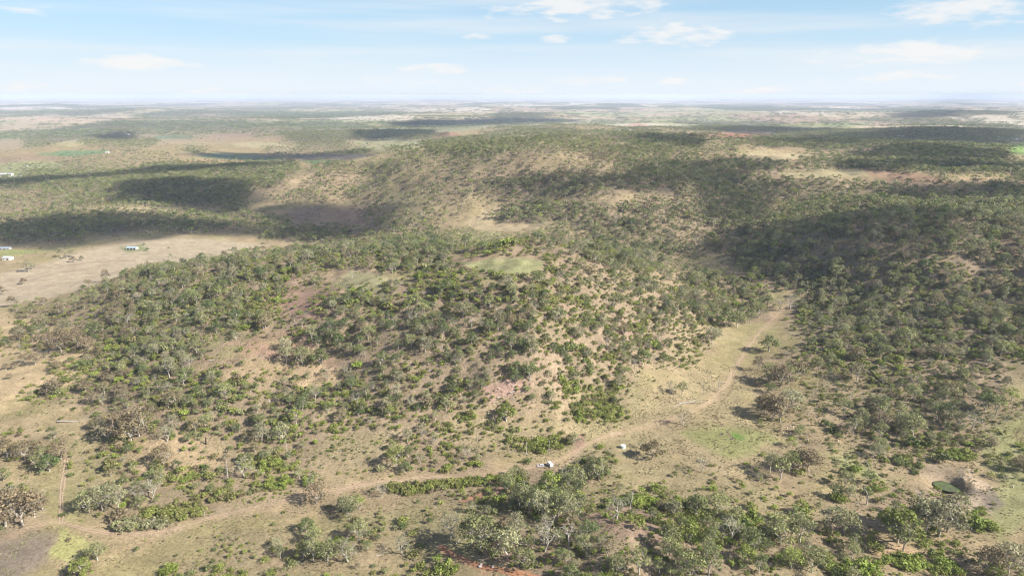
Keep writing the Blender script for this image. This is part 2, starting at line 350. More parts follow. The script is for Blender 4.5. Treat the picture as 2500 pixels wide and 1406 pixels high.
for kind, pts, c, s, fe, wd in [
    # left farmland beyond the hill
    ('area', "-100,770 0,750 110,730 210,702 300,672 420,648 560,624 660,602 560,585 450,580 330,588 200,612 130,640 0,670 -100,690", [.38, .31, .215], .9, 14, 0),
    ('area', "-80,860 0,760 120,790 260,860 190,930 60,985 -80,1010", [.40, .30, .18], .8, 30, 0),
    ('line', "0,690 80,675 160,650 230,640 330,636", [.26, .20, .14], .8, 3, 3),
    ('line', "-30,712 60,690 130,668 260,650", [.26, .20, .14], .6, 3, 3),
    ('line', "170,700 210,680 300,662", [.26, .20, .14], .5, 3, 3),
    ('line', "0,666 60,655 130,652", [.26, .20, .14], .7, 3, 3),
    ('area', "290,600 340,597 370,608 360,616 310,616", [.17, .2, .09], .8, 6, 0),
    ('area', "0,608 60,612 120,614 60,622 0,625", [.24, .26, .1], .8, 8, 0),
    ('area', "640,520 760,510 900,505 950,515 900,545 940,570 880,585 740,588 690,560 720,540", [.30, .205, .15], .8, 14, 0),
    # central hill and saddle
    ('area', "1120,645 1180,628 1270,624 1335,640 1320,664 1240,670 1150,660", [.25, .245, .12], .95, 14, 0),
    ('area', "800,690 860,665 960,672 990,690 940,712 850,718", [.27, .255, .14], .8, 20, 0),
    ('area', "620,720 700,690 780,700 830,760 760,790 660,760", [.27, .17, .13], .7, 40, 0),
    ('area', "560,860 620,820 720,800 760,850 700,880 600,870", [.31, .2, .14], .6, 30, 0),
    ('area', "480,900 560,880 700,890 840,900 830,950 740,960 640,930 520,925", [.33, .245, .15], .7, 24, 0),
    ('area', "640,960 690,950 700,985 660,1000", [.33, .24, .2], .7, 14, 0),
    ('area', "1190,960 1260,930 1300,935 1280,955 1210,985", [.33, .21, .17], .7, 14, 0),
    ('area', "1480,760 1560,790 1620,850 1560,860 1480,800", [.31, .215, .165], .6, 30, 0),
    # valley floor
    ('area', "1540,960 1700,880 1800,900 1840,1000 1900,1090 1750,1220 1500,1150 1450,1060", [.295, .235, .14], .6, 40, 0),
    ('area', "1640,1050 1720,1035 1850,1045 1900,1085 1800,1110 1680,1075", [.225, .235, .09], .75, 26, 0),
    ('area', "1775,1062 1800,1062 1815,1070 1800,1078 1778,1074", [.14, .24, .05], .9, 10, 0),
    ('area', "1755,1056 1772,1060 1785,1075 1770,1072", [.21, .14, .1], .9, 6, 0),
    ('area', "2030,1110 2080,1105 2140,1140 2200,1180 2160,1175 2060,1140", [.255, .27, .11], .75, 22, 0),
    ('area', "1640,1150 1800,1170 1900,1230 1850,1290 1700,1240", [.27, .225, .125], .6, 40, 0),
    ('area', "2360,1090 2500,1030 2500,1330 2420,1290 2380,1200 2420,1170", [.24, .245, .11], .7, 36, 0),
    ('area', "2250,1120 2300,1140 2330,1175 2285,1195 2230,1170", [.29, .225, .155], .8, 16, 0),
    ('area', "2288,1060 2310,1090 2320,1140 2300,1130 2280,1090", [.42, .31, .19], .8, 10, 0),
    ('area', "2345,1190 2395,1190 2420,1225 2400,1265 2365,1235 2330,1205", [.19, .155, .13], .75, 18, 0),
    ('area', "2325,1150 2355,1145 2350,1165 2335,1172", [.2, .165, .13], .7, 10, 0),
    ('area', "2340,1165 2368,1150 2392,1180 2370,1196 2345,1190", [.36, .28, .20], .8, 10, 0),
    ('area', "2290,1200 2360,1212 2420,1262 2400,1275 2330,1230", [.36, .29, .2], .7, 12, 0),
    ('area', "2130,1345 2200,1340 2260,1370 2200,1400 2140,1390", [.40, .28, .17], .8, 20, 0),
    ('area', "1880,1030 1930,1040 1960,1060 1920,1070", [.33, .25, .17], .6, 16, 0),
    ('area', "1480,1052 1520,1056 1515,1063 1485,1061", [.5, .4, .27], .9, 5, 0),
    ('area', "1400,1070 1420,1065 1425,1090 1405,1100", [.27, .16, .14], .8, 10, 0),
    # lower left flat
    ('area', "-60,1300 50,1285 130,1300 140,1320 125,1360 110,1400 60,1430 -60,1430", [.19, .155, .125], .8, 60, 0),
    ('area', "135,1295 160,1292 160,1315 210,1325 240,1345 180,1395 125,1370 118,1345 140,1322", [.32, .315, .12], .75, 14, 0),
    ('area', "0,1255 80,1240 120,1270 0,1310", [.33, .25, .17], .6, 20, 0),
    ('area', "300,1060 430,1060 540,1080 540,1140 420,1200 330,1170 280,1110", [.35, .26, .16], .7, 40, 0),
    ('area', "640,1350 1000,1280 1060,1330 800,1400 650,1400", [.305, .23, .145], .5, 40, 0),
    ('area', "1420,1250 1560,1240 1700,1290 1700,1350 1560,1320 1440,1300", [.30, .205, .155], .7, 26, 0),
    ('area', "1180,1290 1260,1310 1240,1370 1170,1360", [.26, .175, .135], .7, 20, 0),
    # middle distance
    ('area', "1130,545 1180,515 1240,503 1225,520 1190,545 1320,548 1320,562 1180,564", [.37, .295, .18], .9, 8, 0),
    ('area', "1110,560 1200,565 1260,575 1180,585 1110,580", [.28, .255, .14], .7, 10, 0),
    ('area', "1900,420 2000,410 2110,414 2120,430 2010,436 1920,436", [.33, .28, .16], .9, 8, 0),
    ('area', "2110,415 2200,420 2290,432 2330,450 2200,446 2120,432", [.30, .2, .13], .9, 8, 0),
    ('area', "2340,432 2440,434 2470,445 2360,450", [.40, .29, .18], .9, 8, 0),
    ('area', "600,465 640,445 700,430 760,415 900,405 900,450 700,480 640,490", [.385, .285, .18], .6, 14, 0),
    ('area', "950,475 1030,460 1000,495 940,500", [.36, .3, .16], .7, 10, 0),
    ('area', "1700,640 1760,630 1800,645 1760,672 1720,665", [.3, .24, .14], .8, 10, 0),
    ('area', "180,540 240,505 330,495 430,512 400,520 250,515 200,545", [.37, .3, .18], .8, 8, 0),
    ('area', "1800,380 1860,360 1960,385 1900,392", [.37, .30, .18], .8, 6, 0),
    # far fields
    ('area', "90,380 150,367 270,368 250,376 180,382", [.12, .21, .10], .85, 4, 0),
    ('area', "0,385 60,380 150,383 120,392 0,398", [.26, .18, .13], .7, 4, 0),
    ('area', "0,400 80,392 160,400 130,425 100,436 0,438", [.25, .26, .13], .85, 8, 0),
    ('area', "430,392 500,390 600,393 590,403 520,408 450,400", [.42, .26, .17], .9, 4, 0),
    ('line', "510,396 540,398 520,403 560,401", [.46, .36, .24], .8, 2, 2),
    ('area', "596,393 650,394 640,402 600,402", [.16, .26, .11], .9, 3, 0),
    ('area', "740,395 810,390 830,395 770,402", [.16, .27, .11], .9, 3, 0),
    ('area', "470,382 520,374 620,380 700,386 680,391 560,390", [.12, .19, .13], .8, 5, 0),
    ('area', "700,380 840,375 930,378 860,388 740,390", [.17, .15, .14], .8, 5, 0),
    ('area', "370,334 420,328 470,331 470,340 390,341", [.14, .2, .13], .8, 4, 0),
    ('area', "560,350 640,346 700,352 640,362 580,358", [.36, .31, .18], .8, 5, 0),
    ('area', "860,345 960,338 1060,342 1040,360 930,372 880,362", [.30, .28, .15], .85, 6, 0),
    ('area', "660,355 760,350 720,368 670,370", [.38, .31, .19], .8, 5, 0),
    ('area', "700,325 870,318 880,340 800,352 710,345", dark_wood, .7, 8, 0),
    ('area', "330,310 520,302 640,306 600,316 400,320", [.14, .13, .09], .8, 6, 0),
    ('area', "60,335 200,318 330,325 330,345 180,350 60,352", dark_wood, .6, 8, 0),
    ('area', "120,352 180,342 240,345 180,360", [.38, .33, .18], .8, 4, 0),
    ('area', "960,296 1400,292 1420,298 1000,312 955,306", dark_wood, .85, 4, 0),
    ('area', "870,322 1020,314 1070,330 1040,340 890,338", dark_wood, .85, 5, 0),
    ('area', "1000,335 1110,324 1130,330 1030,342", [.27, .14, .11], .8, 3, 0),
    ('area', "1640,330 1760,324 1900,328 2020,334 1980,340 1800,338", [.30, .14, .095], .9, 3, 0),
    ('area', "1530,305 1560,300 1590,308 1540,314", [.42, .25, .18], .8, 3, 0),
    ('area', "1820,345 2050,328 2300,308 2490,330 2500,345 2300,362 2000,362", dark_wood, .75, 8, 0),
    ('area', "1620,312 1900,308 2050,315 2020,325 1700,320", dark_wood, .8, 4, 0),
    ('area', "2230,360 2330,350 2450,352 2500,352 2500,378 2400,372", [.15, .22, .1], .9, 5, 0),
    ('area', "2420,356 2500,350 2500,374 2440,368", [.2, .30, .08], .85, 6, 0),
    ('area', "2000,300 2130,298 2120,305 2010,306", [.22, .27, .12], .8, 3, 0),
    ('area', "2160,278 2280,268 2420,272 2430,280 2260,288 2180,286", dark_wood, .85, 4, 0),
    ('area', "0,262 160,261 160,264 0,265", [.5, .48, .44], .8, 2, 0),
    ('area', "0,285 420,283 700,289 700,296 300,295 0,296", [.45, .33, .25], .6, 4, 0),
    ('area', "1800,376 1950,374 2060,382 1900,388", [.40, .33, .2], .7, 5, 0),
]:
    paint(kind, pts, c, s, fe, wd)
road_c = [.37, .27, .175]
paint('line', ROAD, road_c, .55, 24, 15)
paint('line', ROAD2, [.33, .235, .155], .6, 12, 8)
paint('line', ROAD3, [.29, .21, .15], .6, 12, 12)
paint('line', REDT, [.38, .22, .135], .95, 10, 14)
paint('line', REDT2, [.33, .2, .15], .9, 10, 14)
paint('line', GULLY, [.16, .115, .075], .8, 3, 3)
paint('line', "1797,905 1800,890 1860,830 1905,775", [.20, .15, .1], .45, 3, 3)
paint('line', "2430,1100 2380,1125 2300,1160", [.2, .16, .1], .5, 3, 3)
paint('line', "2010,930 2060,960", [.36, .27, .19], .7, 4, 4)
paint('line', "2014,1010 2045,1045", [.38, .29, .2], .6, 4, 4)
lum = (.82 + .36 * n2) * (.9 + .2 * fbm(GX / 6, GY / 6, 2, 13))
col *= lum[..., None]

verts = np.stack([GX, GY, Z], -1).reshape(-1, 3)
idx = np.arange(nP * nD).reshape(nP, nD)
q = np.stack([idx[:-1, :-1], idx[:-1, 1:], idx[1:, 1:], idx[1:, :-1]], -1).reshape(-1, 4)
seam = np.stack([idx[-1, :-1], idx[-1, 1:], idx[0, 1:], idx[0, :-1]], -1)
q = np.concatenate([q, seam])[:, ::-1]
def mesh_np(name, v, f, smooth=True):
    me = bpy.data.meshes.new(name)
    me.vertices.add(len(v)); me.vertices.foreach_set('co', np.ascontiguousarray(v, dtype=np.float32).ravel())
    f = np.asarray(f); k = f.shape[1]
    me.loops.add(f.size); me.loops.foreach_set('vertex_index', np.ascontiguousarray(f, dtype=np.int32).ravel())
    me.polygons.add(len(f)); me.polygons.foreach_set('loop_start', np.arange(0, f.size, k, dtype=np.int32))
    me.polygons.foreach_set('loop_total', np.full(len(f), k, dtype=np.int32))
    if smooth: me.polygons.foreach_set('use_smooth', np.ones(len(f), bool))
    me.update(); me.validate()
    return me

# ------------------------------------------------------------------ materials
def newmat(name):
    m = bpy.data.materials.new(name); m.use_nodes = True
    nt = m.node_tree; b = nt.nodes['Principled BSDF']
    return m, nt, b
def N(nt, t, **kw):
    nd = nt.nodes.new(t)
    for k, v in kw.items(): setattr(nd, k, v)
    return nd
def flat(name, c, rough=.7, var=.25, scale=3.0, metal=0.0, spec=.3):
    m, nt, b = newmat(name)
    tc = N(nt, 'ShaderNodeTexCoord'); no = N(nt, 'ShaderNodeTexNoise'); no.inputs['Scale'].default_value = scale; no.inputs['Detail'].default_value = 5
    nt.links.new(tc.outputs['Object'], no.inputs['Vector'])
    mr = N(nt, 'ShaderNodeMapRange'); mr.inputs['To Min'].default_value = 1 - var; mr.inputs['To Max'].default_value = 1 + var
    mr.inputs['From Min'].default_value = .25; mr.inputs['From Max'].default_value = .75
    nt.links.new(no.outputs['Fac'], mr.inputs['Value'])
    mx = N(nt, 'ShaderNodeVectorMath', operation='SCALE'); mx.inputs[0].default_value = c
    nt.links.new(mr.outputs[0], mx.inputs['Scale']); nt.links.new(mx.outputs[0], b.inputs['Base Color'])
    b.inputs['Roughness'].default_value = rough; b.inputs['Metallic'].default_value = metal; b.inputs['Specular IOR Level'].default_value = spec
    return m
def ground_mat():
    m, nt, b = newmat('dry_grass_and_soil')
    at = N(nt, 'ShaderNodeAttribute', attribute_name='soil')
    geo = N(nt, 'ShaderNodeNewGeometry')
    def noise(s, det, lo, hi, fmin=.3, fmax=.7):
        no = N(nt, 'ShaderNodeTexNoise'); no.inputs['Scale'].default_value = s; no.inputs['Detail'].default_value = det; no.inputs['Roughness'].default_value = .62
        nt.links.new(geo.outputs['Position'], no.inputs['Vector'])
        mr = N(nt, 'ShaderNodeMapRange'); mr.inputs['From Min'].default_value = fmin; mr.inputs['From Max'].default_value = fmax
        mr.inputs['To Min'].default_value = lo; mr.inputs['To Max'].default_value = hi
        nt.links.new(no.outputs['Fac'], mr.inputs['Value']); return no, mr
    a, ma = noise(.55, 6, .70, 1.26); c, mc = noise(.09, 6, .84, 1.15)
    g, mg = noise(.28, 4, 0, 1, .58, .66)      # scattered darker tufts
    mul = N(nt, 'ShaderNodeMath', operation='MULTIPLY'); nt.links.new(ma.outputs[0], mul.inputs[0]); nt.links.new(mc.outputs[0], mul.inputs[1])
    sc_ = N(nt, 'ShaderNodeVectorMath', operation='SCALE'); nt.links.new(at.outputs['Color'], sc_.inputs[0]); nt.links.new(mul.outputs[0], sc_.inputs['Scale'])
    mx = N(nt, 'ShaderNodeMix', data_type='RGBA', blend_type='MULTIPLY'); mx.inputs['B'].default_value = (.70, .74, .62, 1)
    f = N(nt, 'ShaderNodeMath', operation='MULTIPLY'); f.inputs[1].default_value = .7; nt.links.new(mg.outputs[0], f.inputs[0])
    nt.links.new(f.outputs[0], mx.inputs['Factor']); nt.links.new(sc_.outputs[0], mx.inputs['A'])
    nt.links.new(mx.outputs['Result'], b.inputs['Base Color'])
    b.inputs['Roughness'].default_value = .95; b.inputs['Specular IOR Level'].default_value = .05
    bp = N(nt, 'ShaderNodeBump'); bp.inputs['Strength'].default_value = .55; bp.inputs['Distance'].default_value = .9
    nt.links.new(a.outputs['Fac'], bp.inputs['Height']); nt.links.new(bp.outputs[0], b.inputs['Normal'])
    return m
def leaf_mat(name, bright=1.0):
    """foliage: the hue comes with each plant (its own tint), tone varies clump by clump"""
    m, nt, b = newmat(name)
    at = N(nt, 'ShaderNodeAttribute', attribute_name='tint'); at.attribute_type = 'INSTANCER'
    rp = N(nt, 'ShaderNodeValToRGB'); cr = rp.color_ramp
    stops = [(0, (.085, .122, .042)), (.2, (.150, .180, .062)), (.4, (.240, .250, .105)), (.55, (.29, .28, .165)), (.7, (.225, .175, .105)), (.85, (.235, .25, .070)), (1, (.225, .28, .055))]
    cr.elements[0].position = 0; cr.elements[0].color = (*stops[0][1], 1); cr.elements[1].position = 1; cr.elements[1].color = (*stops[-1][1], 1)
    for p_, c_ in stops[1:-1]:
        e = cr.elements.new(p_); e.color = (*c_, 1)
    nt.links.new(at.outputs['Fac'], rp.inputs['Fac'])
    lf = N(nt, 'ShaderNodeAttribute', attribute_name='leaf')
    oi = N(nt, 'ShaderNodeObjectInfo')
    m1 = N(nt, 'ShaderNodeMapRange'); m1.inputs['To Min'].default_value = .72 * bright; m1.inputs['To Max'].default_value = 1.4 * bright
    nt.links.new(lf.outputs['Fac'], m1.inputs['Value'])
    m2 = N(nt, 'ShaderNodeMapRange'); m2.inputs['To Min'].default_value = .78; m2.inputs['To Max'].default_value = 1.28
    nt.links.new(oi.outputs['Random'], m2.inputs['Value'])
    mu = N(nt, 'ShaderNodeMath', operation='MULTIPLY'); nt.links.new(m1.outputs[0], mu.inputs[0]); nt.links.new(m2.outputs[0], mu.inputs[1])
    v = N(nt, 'ShaderNodeVectorMath', operation='SCALE'); nt.links.new(rp.outputs['Color'], v.inputs[0]); nt.links.new(mu.outputs[0], v.inputs['Scale'])
    nt.links.new(v.outputs[0], b.inputs['Base Color'])
    b.inputs['Roughness'].default_value = .6; b.inputs['Specular IOR Level'].default_value = .25
    tr = N(nt, 'ShaderNodeBsdfTranslucent'); nt.links.new(v.outputs[0], tr.inputs['Color'])
    ms = N(nt, 'ShaderNodeMixShader'); ms.inputs[0].default_value = .3
    nt.links.new(b.outputs[0], ms.inputs[1]); nt.links.new(tr.outputs[0], ms.inputs[2])
    nt.links.new(ms.outputs[0], nt.nodes['Material Output'].inputs['Surface'])
    return m
MG = ground_mat()
MLEAF = leaf_mat('gum_leaves'); MSHR = leaf_mat('shrub_leaves')
MBARK = flat('pale_bark', (.40, .36, .30), .85, .3, 1.5); MDEAD = flat('bleached_wood', (.36, .33, .29), .9, .25, 2)
MCHAR = flat('dark_stump_wood', (.05, .042, .035), .95, .3, 2)
MWHITE = flat('white_paint', (.8, .8, .78), .4, .05, 1, 0, .5); MGLASS_SHADE = flat('dark_glass_and_bay_shade', (.02, .022, .025), .1, .05, 1, 0, .6)  # dark glass of windows, also the painted shade of shed bays
MSILV = flat('silver_paint', (.62, .62, .65), .35, .05, 1, .2, .5); MTYRE = flat('tyre_rubber', (.03, .03, .03), .9, .1)
MTANK = flat('pale_tank_steel', (.60, .68, .66), .45, .1, 1.5, .1); MTANKR = flat('tank_roof_steel', (.72, .72, .69), .45, .1, 1.5, .1)
MROOF = flat('pale_metal_roof', (.5, .52, .52), .45, .12, .4, .1); MROOFB = flat('blue_grey_metal_roof', (.36, .44, .50), .45, .12, .4, .1)
MWALL = flat('shed_wall', (.42, .40, .36), .8, .15, .5); MWALLW = flat('cream_wall', (.7, .68, .6), .8, .1, .5)
MREDR = flat('red_roof', (.38, .12, .08), .6, .15, .5); MMOUND = flat('pale_clay', (.55, .46, .34), .95, .2, 2)
MCONC = flat('concrete', (.45, .43, .4), .9, .15, 2); MPOST = flat('weathered_post', (.17, .15, .12), .9, .2, 2)
MSTONE = flat('grey_stone', (.34, .3, .27), .95, .25, 2)

def link(name, me, mat=None, parent=None, loc=None, rz=0.0, s=None):
    o = bpy.data.objects.new(name, me); C.objects.link(o)
    if mat is not None and len(me.materials) == 0: me.materials.append(mat)
    if parent is not None: o.parent = parent
    if loc is not None: o.location = loc
    if rz: o.rotation_euler = (0, 0, rz)
    if s is not None: o.scale = s if hasattr(s, '__len__') else (s, s, s)
    return o
def tag(o, label=None, cat=None, group=None, kind=None):
    if label: o['label'] = label
    if cat: o['category'] = cat
    if group: o['group'] = group
    if kind: o['kind'] = kind
    return o
def empty(name, loc, rz=0, s=None):
    o = bpy.data.objects.new(name, None); C.objects.link(o); o.location = loc; o.rotation_euler = (0, 0, rz)
    if s is not None: o.scale = (s, s, s)
    o.empty_display_size = .2
    return o

gm = mesh_np('ground', verts, q)
ca = gm.color_attributes.new('soil', 'FLOAT_COLOR', 'POINT')
ca.data.foreach_set('color', np.concatenate([col.reshape(-1, 3), np.ones((nP * nD, 1))], 1).astype(np.float32).ravel())
ground = link('ground', gm, MG)
tag(ground, 'dry grass and pinkish soil over rolling hills and far plain', kind='structure')

# ------------------------------------------------------------------ world: sky with thin high cloud
def build_world():
    w = bpy.data.worlds.new('World'); sc.world = w; w.use_nodes = True
    nt = w.node_tree; bg = nt.nodes['Background']
    sky = N(nt, 'ShaderNodeTexSky'); sky.sky_type = 'NISHITA'; sky.sun_disc = False
    sky.sun_elevation = SUN_EL; sky.sun_rotation = SUN_AZ; sky.altitude = 300; sky.air_density = 1.0; sky.dust_density = .6; sky.ozone_density = 1.5
    tc = N(nt, 'ShaderNodeTexCoord'); sep = N(nt, 'ShaderNodeSeparateXYZ'); nt.links.new(tc.outputs['Generated'], sep.inputs[0])
    def math_(op, a, b=None, c=None):
        nd = N(nt, 'ShaderNodeMath', operation=op)
        for i_, v in enumerate((a, b, c)):
            if v is None: continue
            if isinstance(v, (int, float)): nd.inputs[i_].default_value = v
            else: nt.links.new(v, nd.inputs[i_])
        return nd.outputs[0]
    az = math_('ARCTAN2', sep.outputs[0], sep.outputs[1]); el = math_('ARCSINE', sep.outputs[2])
    def noise(sx, sy, det, seed):
        cx = N(nt, 'ShaderNodeCombineXYZ'); nt.links.new(math_('MULTIPLY', az, sx), cx.inputs[0]); nt.links.new(math_('MULTIPLY', el, sy), cx.inputs[1]); cx.inputs[2].default_value = seed
        no = N(nt, 'ShaderNodeTexNoise'); no.inputs['Scale'].default_value = 1; no.inputs['Detail'].default_value = det; no.inputs['Roughness'].default_value = .55
        nt.links.new(cx.outputs[0], no.inputs['Vector']); return no.outputs['Fac']
    d1 = math_('SUBTRACT', noise(24, 95, 8, 3.1), .5); d2 = math_('SUBTRACT', noise(9, 22, 3, 8.7), .5)
    total = None
    # the small flat cumulus of the photograph: centre x, y, half width, half height, opacity
    CL = [(340, 150, 125, 17, 1), (130, 210, 130, 13, .5), (540, 226, 110, 11, .75), (675, 235, 55, 12, .85), (1075, 168, 95, 16, 1), (940, 196, 75, 10, .6), (1050, 205, 90, 12, .4),
          (1430, 12, 260, 26, .9), (1380, 45, 190, 14, .4), (1650, 78, 150, 30, 1), (1180, 96, 50, 11, .6), (1345, 98, 50, 10, .5), (1450, 198, 120, 11, .6), (1640, 199, 40, 8, .8),
          (2190, 130, 190, 26, 1), (2400, 14, 190, 30, .9), (2230, 186, 120, 12, .7), (1870, 225, 90, 13, .7), (2010, 203, 30, 8, .5), (2140, 235, 120, 8, .6), (60, 10, 110, 18, .45),
          (2420, 52, 80, 8, .35), (1240, 228, 90, 14, .6), (2500, 205, 40, 14, .5), (60, 242, 80, 6, .6), (1700, 238, 140, 6, .6)]
    for cx, cy, hw, hh, op in CL:
        d = raydir(cx, cy); a0 = math.atan2(d[0], d[1]); e0 = math.atan2(d[2], math.hypot(d[0], d[1]))
        k = math.cos(a0)
        u = math_('MULTIPLY', math_('SUBTRACT', az, a0), FPX / (hw * 1.0) )
        v = math_('MULTIPLY', math_('SUBTRACT', el, e0), FPX / (hh * 1.1))
        v = math_('ADD', v, math_('MULTIPLY', math_('ABSOLUTE', u), .25))
        r2 = math_('ADD', math_('MULTIPLY', u, u), math_('MULTIPLY', v, v))
        f = math_('MULTIPLY', math_('SUBTRACT', 1.0, r2), op)
        total = f if total is None else math_('MAXIMUM', total, f)
    tt = math_('ADD', math_('ADD', total, math_('MULTIPLY', d1, 3.2)), math_('MULTIPLY', d2, 1.6))
    cloud = N(nt, 'ShaderNodeMapRange', interpolation_type='SMOOTHSTEP'); cloud.inputs['From Min'].default_value = -.05; cloud.inputs['From Max'].default_value = 1.15
    nt.links.new(tt, cloud.inputs['Value'])
    core = math_('MULTIPLY', cloud.outputs[0], .85)
    veil = N(nt, 'ShaderNodeMapRange', interpolation_type='SMOOTHSTEP'); veil.inputs['From Min'].default_value = .42; veil.inputs['From Max'].default_value = .75
    veil.inputs['To Max'].default_value = .5
    nt.links.new(noise(1.6, 26, 4, 1.7), veil.inputs['Value'])
    amount = math_('MAXIMUM', core, veil.outputs[0])
    bgs = N(nt, 'ShaderNodeVectorMath', operation='MULTIPLY'); bgs.inputs[1].default_value = SKYMUL
    nt.links.new(sky.outputs[0], bgs.inputs[0])
    # thin bright air low over the horizon, all the way round
    lowair = N(nt, 'ShaderNodeMapRange', interpolation_type='SMOOTHERSTEP'); lowair.inputs['From Min'].default_value = .0; lowair.inputs['From Max'].default_value = .30
    lowair.inputs['To Min'].default_value = LOWAIR; lowair.inputs['To Max'].default_value = 0.0
    nt.links.new(el, lowair.inputs['Value'])
    mx0 = N(nt, 'ShaderNodeMix', data_type='RGBA'); nt.links.new(lowair.outputs[0], mx0.inputs['Factor']); nt.links.new(bgs.outputs[0], mx0.inputs['A'])
    mx0.inputs['B'].default_value = (*AIRCOL, 1)
    hz_ = N(nt, 'ShaderNodeMapRange', interpolation_type='SMOOTHERSTEP'); hz_.inputs['From Min'].default_value = -.01; hz_.inputs['From Max'].default_value = .11
    hz_.inputs['To Min'].default_value = .85; hz_.inputs['To Max'].default_value = 0.0
    nt.links.new(el, hz_.inputs['Value'])
    mx1 = N(nt, 'ShaderNodeMix', data_type='RGBA'); nt.links.new(hz_.outputs[0], mx1.inputs['Factor']); nt.links.new(mx0.outputs['Result'], mx1.inputs['A'])
    mx1.inputs['B'].default_value = (7.0, 7.5, 8.0, 1)
    mx = N(nt, 'ShaderNodeMix', data_type='RGBA'); nt.links.new(amount, mx.inputs['Factor']); nt.links.new(mx1.outputs['Result'], mx.inputs['A'])
    mx.inputs['B'].default_value = (*CLOUDCOL, 1)
    nt.links.new(mx.outputs['Result'], bg.inputs['Color']); bg.inputs['Strength'].default_value = SKY_STRENGTH
SKYMUL = (.95, 1.05, 1.15); LOWAIR = .8; AIRCOL = (4.1, 6.0, 7.8); CLOUDCOL = (7.6, 7.5, 7.4)
build_world()

# ------------------------------------------------------------------ haze
ZMIN = float(Z.min()) - 1
def box_mesh(name, x0, x1, y0, y1, z0, z1):
    v = [(x, y, z) for z in (z0, z1) for y in (y0, y1) for x in (x0, x1)]
    f = [(0, 2, 3, 1), (4, 5, 7, 6), (0, 1, 5, 4), (2, 6, 7, 3), (0, 4, 6, 2), (1, 3, 7, 5)]
    return mesh_np(name, np.array(v, float), np.array(f), False)
hz = link('haze', box_mesh('haze', -79000, 79000, -79000, 79000, ZMIN, CAMZ + 12))
hm = bpy.data.materials.new('haze_air'); hm.use_nodes = True; hn = hm.node_tree; hn.nodes.clear()
out = hn.nodes.new('ShaderNodeOutputMaterial'); pv = hn.nodes.new('ShaderNodeVolumePrincipled')
pv.inputs['Color'].default_value = (.70, .80, 1.0, 1); pv.inputs['Density'].default_value = HAZE_DENSITY; pv.inputs['Anisotropy'].default_value = 0.0
hn.links.new(pv.outputs[0], out.inputs['Volume'])
hz.data.materials.append(hm)
tag(hz, 'pale blue haze lying over the far plain', kind='stuff')
sc.cycles.volume_bounces = 1
sc.cycles.max_bounces = 6
sc.cycles.diffuse_bounces = 2
sc.cycles.transparent_max_bounces = 8
sc.cycles.use_denoising = True
sc.cycles.filter_width = 1.1

# ------------------------------------------------------------------ clouds overhead whose shade falls on the land
CLOUDZ = 1650.0
MCLOUD = flat('cloud_white', (.9, .9, .9), 1, .03, .002, 0, 0)
def _thin(m):
    nt = m.node_tree; at = N(nt, 'ShaderNodeAttribute', attribute_name='thick'); tr = N(nt, 'ShaderNodeBsdfTransparent'); ms = N(nt, 'ShaderNodeMixShader')
    nt.links.new(at.outputs['Fac'], ms.inputs[0]); nt.links.new(tr.outputs[0], ms.inputs[1]); nt.links.new(nt.nodes['Principled BSDF'].outputs[0], ms.inputs[2])
    nt.links.new(ms.outputs[0], nt.nodes['Material Output'].inputs['Surface'])
_thin(MCLOUD)
SHADE = [
 ("wooded hill on the right", "1785,618 1830,592 1900,565 1990,540 2120,522 2250,516 2320,550 2320,595 2250,625 2160,645 2060,662 1950,680 1860,672 1795,648"),
 ("forested hill across the left valley", "290,455 420,440 540,442 640,455 660,480 610,515 540,530 430,512 300,492"),
 ("creek trees beyond the pale paddock", "-60,560 100,540 200,528 330,520 480,535 640,548 720,580 690,592 560,574 450,576 330,588 200,606 60,612 -60,612"),
 ("dark treeline in front of the left farms", "-60,450 100,438 280,428 420,414 640,400 750,400 690,410 560,418 400,430 250,438 120,452 -60,468"),
 ("brown paddock in the middle valley", "660,508 760,492 960,478 980,505 930,570 840,592 720,590 690,560"),
 ("gully woods in the middle ridges", "1190,448 1320,438 1460,452 1600,424 1760,395 1900,378 1930,392 1830,422 1700,446 1560,472 1360,480 1220,470"),
 ("deep gully right of the middle ridge", "1730,480 1800,455 1880,445 1900,470 1870,510 1870,545 1800,552 1750,525"),
 ("wooded knoll on the skyline ridge", "1560,345 1650,332 1740,340 1720,358 1630,362"),
 ("wooded rise at upper right", "2130,372 2240,362 2340,360 2480,382 2460,396 2300,400 2150,394"),
 ("plateau woods at right edge", "2230,452 2360,448 2560,450 2560,505 2400,492 2220,480"),
 ("long blue hill at far right", "1820,352 1950,338 2100,326 2300,308 2560,322 2560,350 2300,362 2000,364"),
 ("far dark wood past the middle ridge", "860,326 940,316 1050,318 1080,334 980,342 880,338"),
 ("farther dark wood near the plain", "950,300 1100,293 1300,290 1420,294 1320,300 1000,312"),
 ("blue crops beyond the left ridge", "480,382 560,374 700,376 840,372 940,376 900,388 760,392 560,390"),
 ("small dark hill left of the plain", "230,336 290,320 340,326 330,342 260,346"),
 ("strip of far woods on the right", "1640,318 1900,310 2040,318 1980,326 1720,324"),
 ("rounded far hill under the right horizon", "2170,282 2280,268 2400,272 2360,284 2220,290"),
 ("dark rise behind the plateau", "2080,404 2300,398 2560,404 2560,430 2340,420 2150,418"),
]
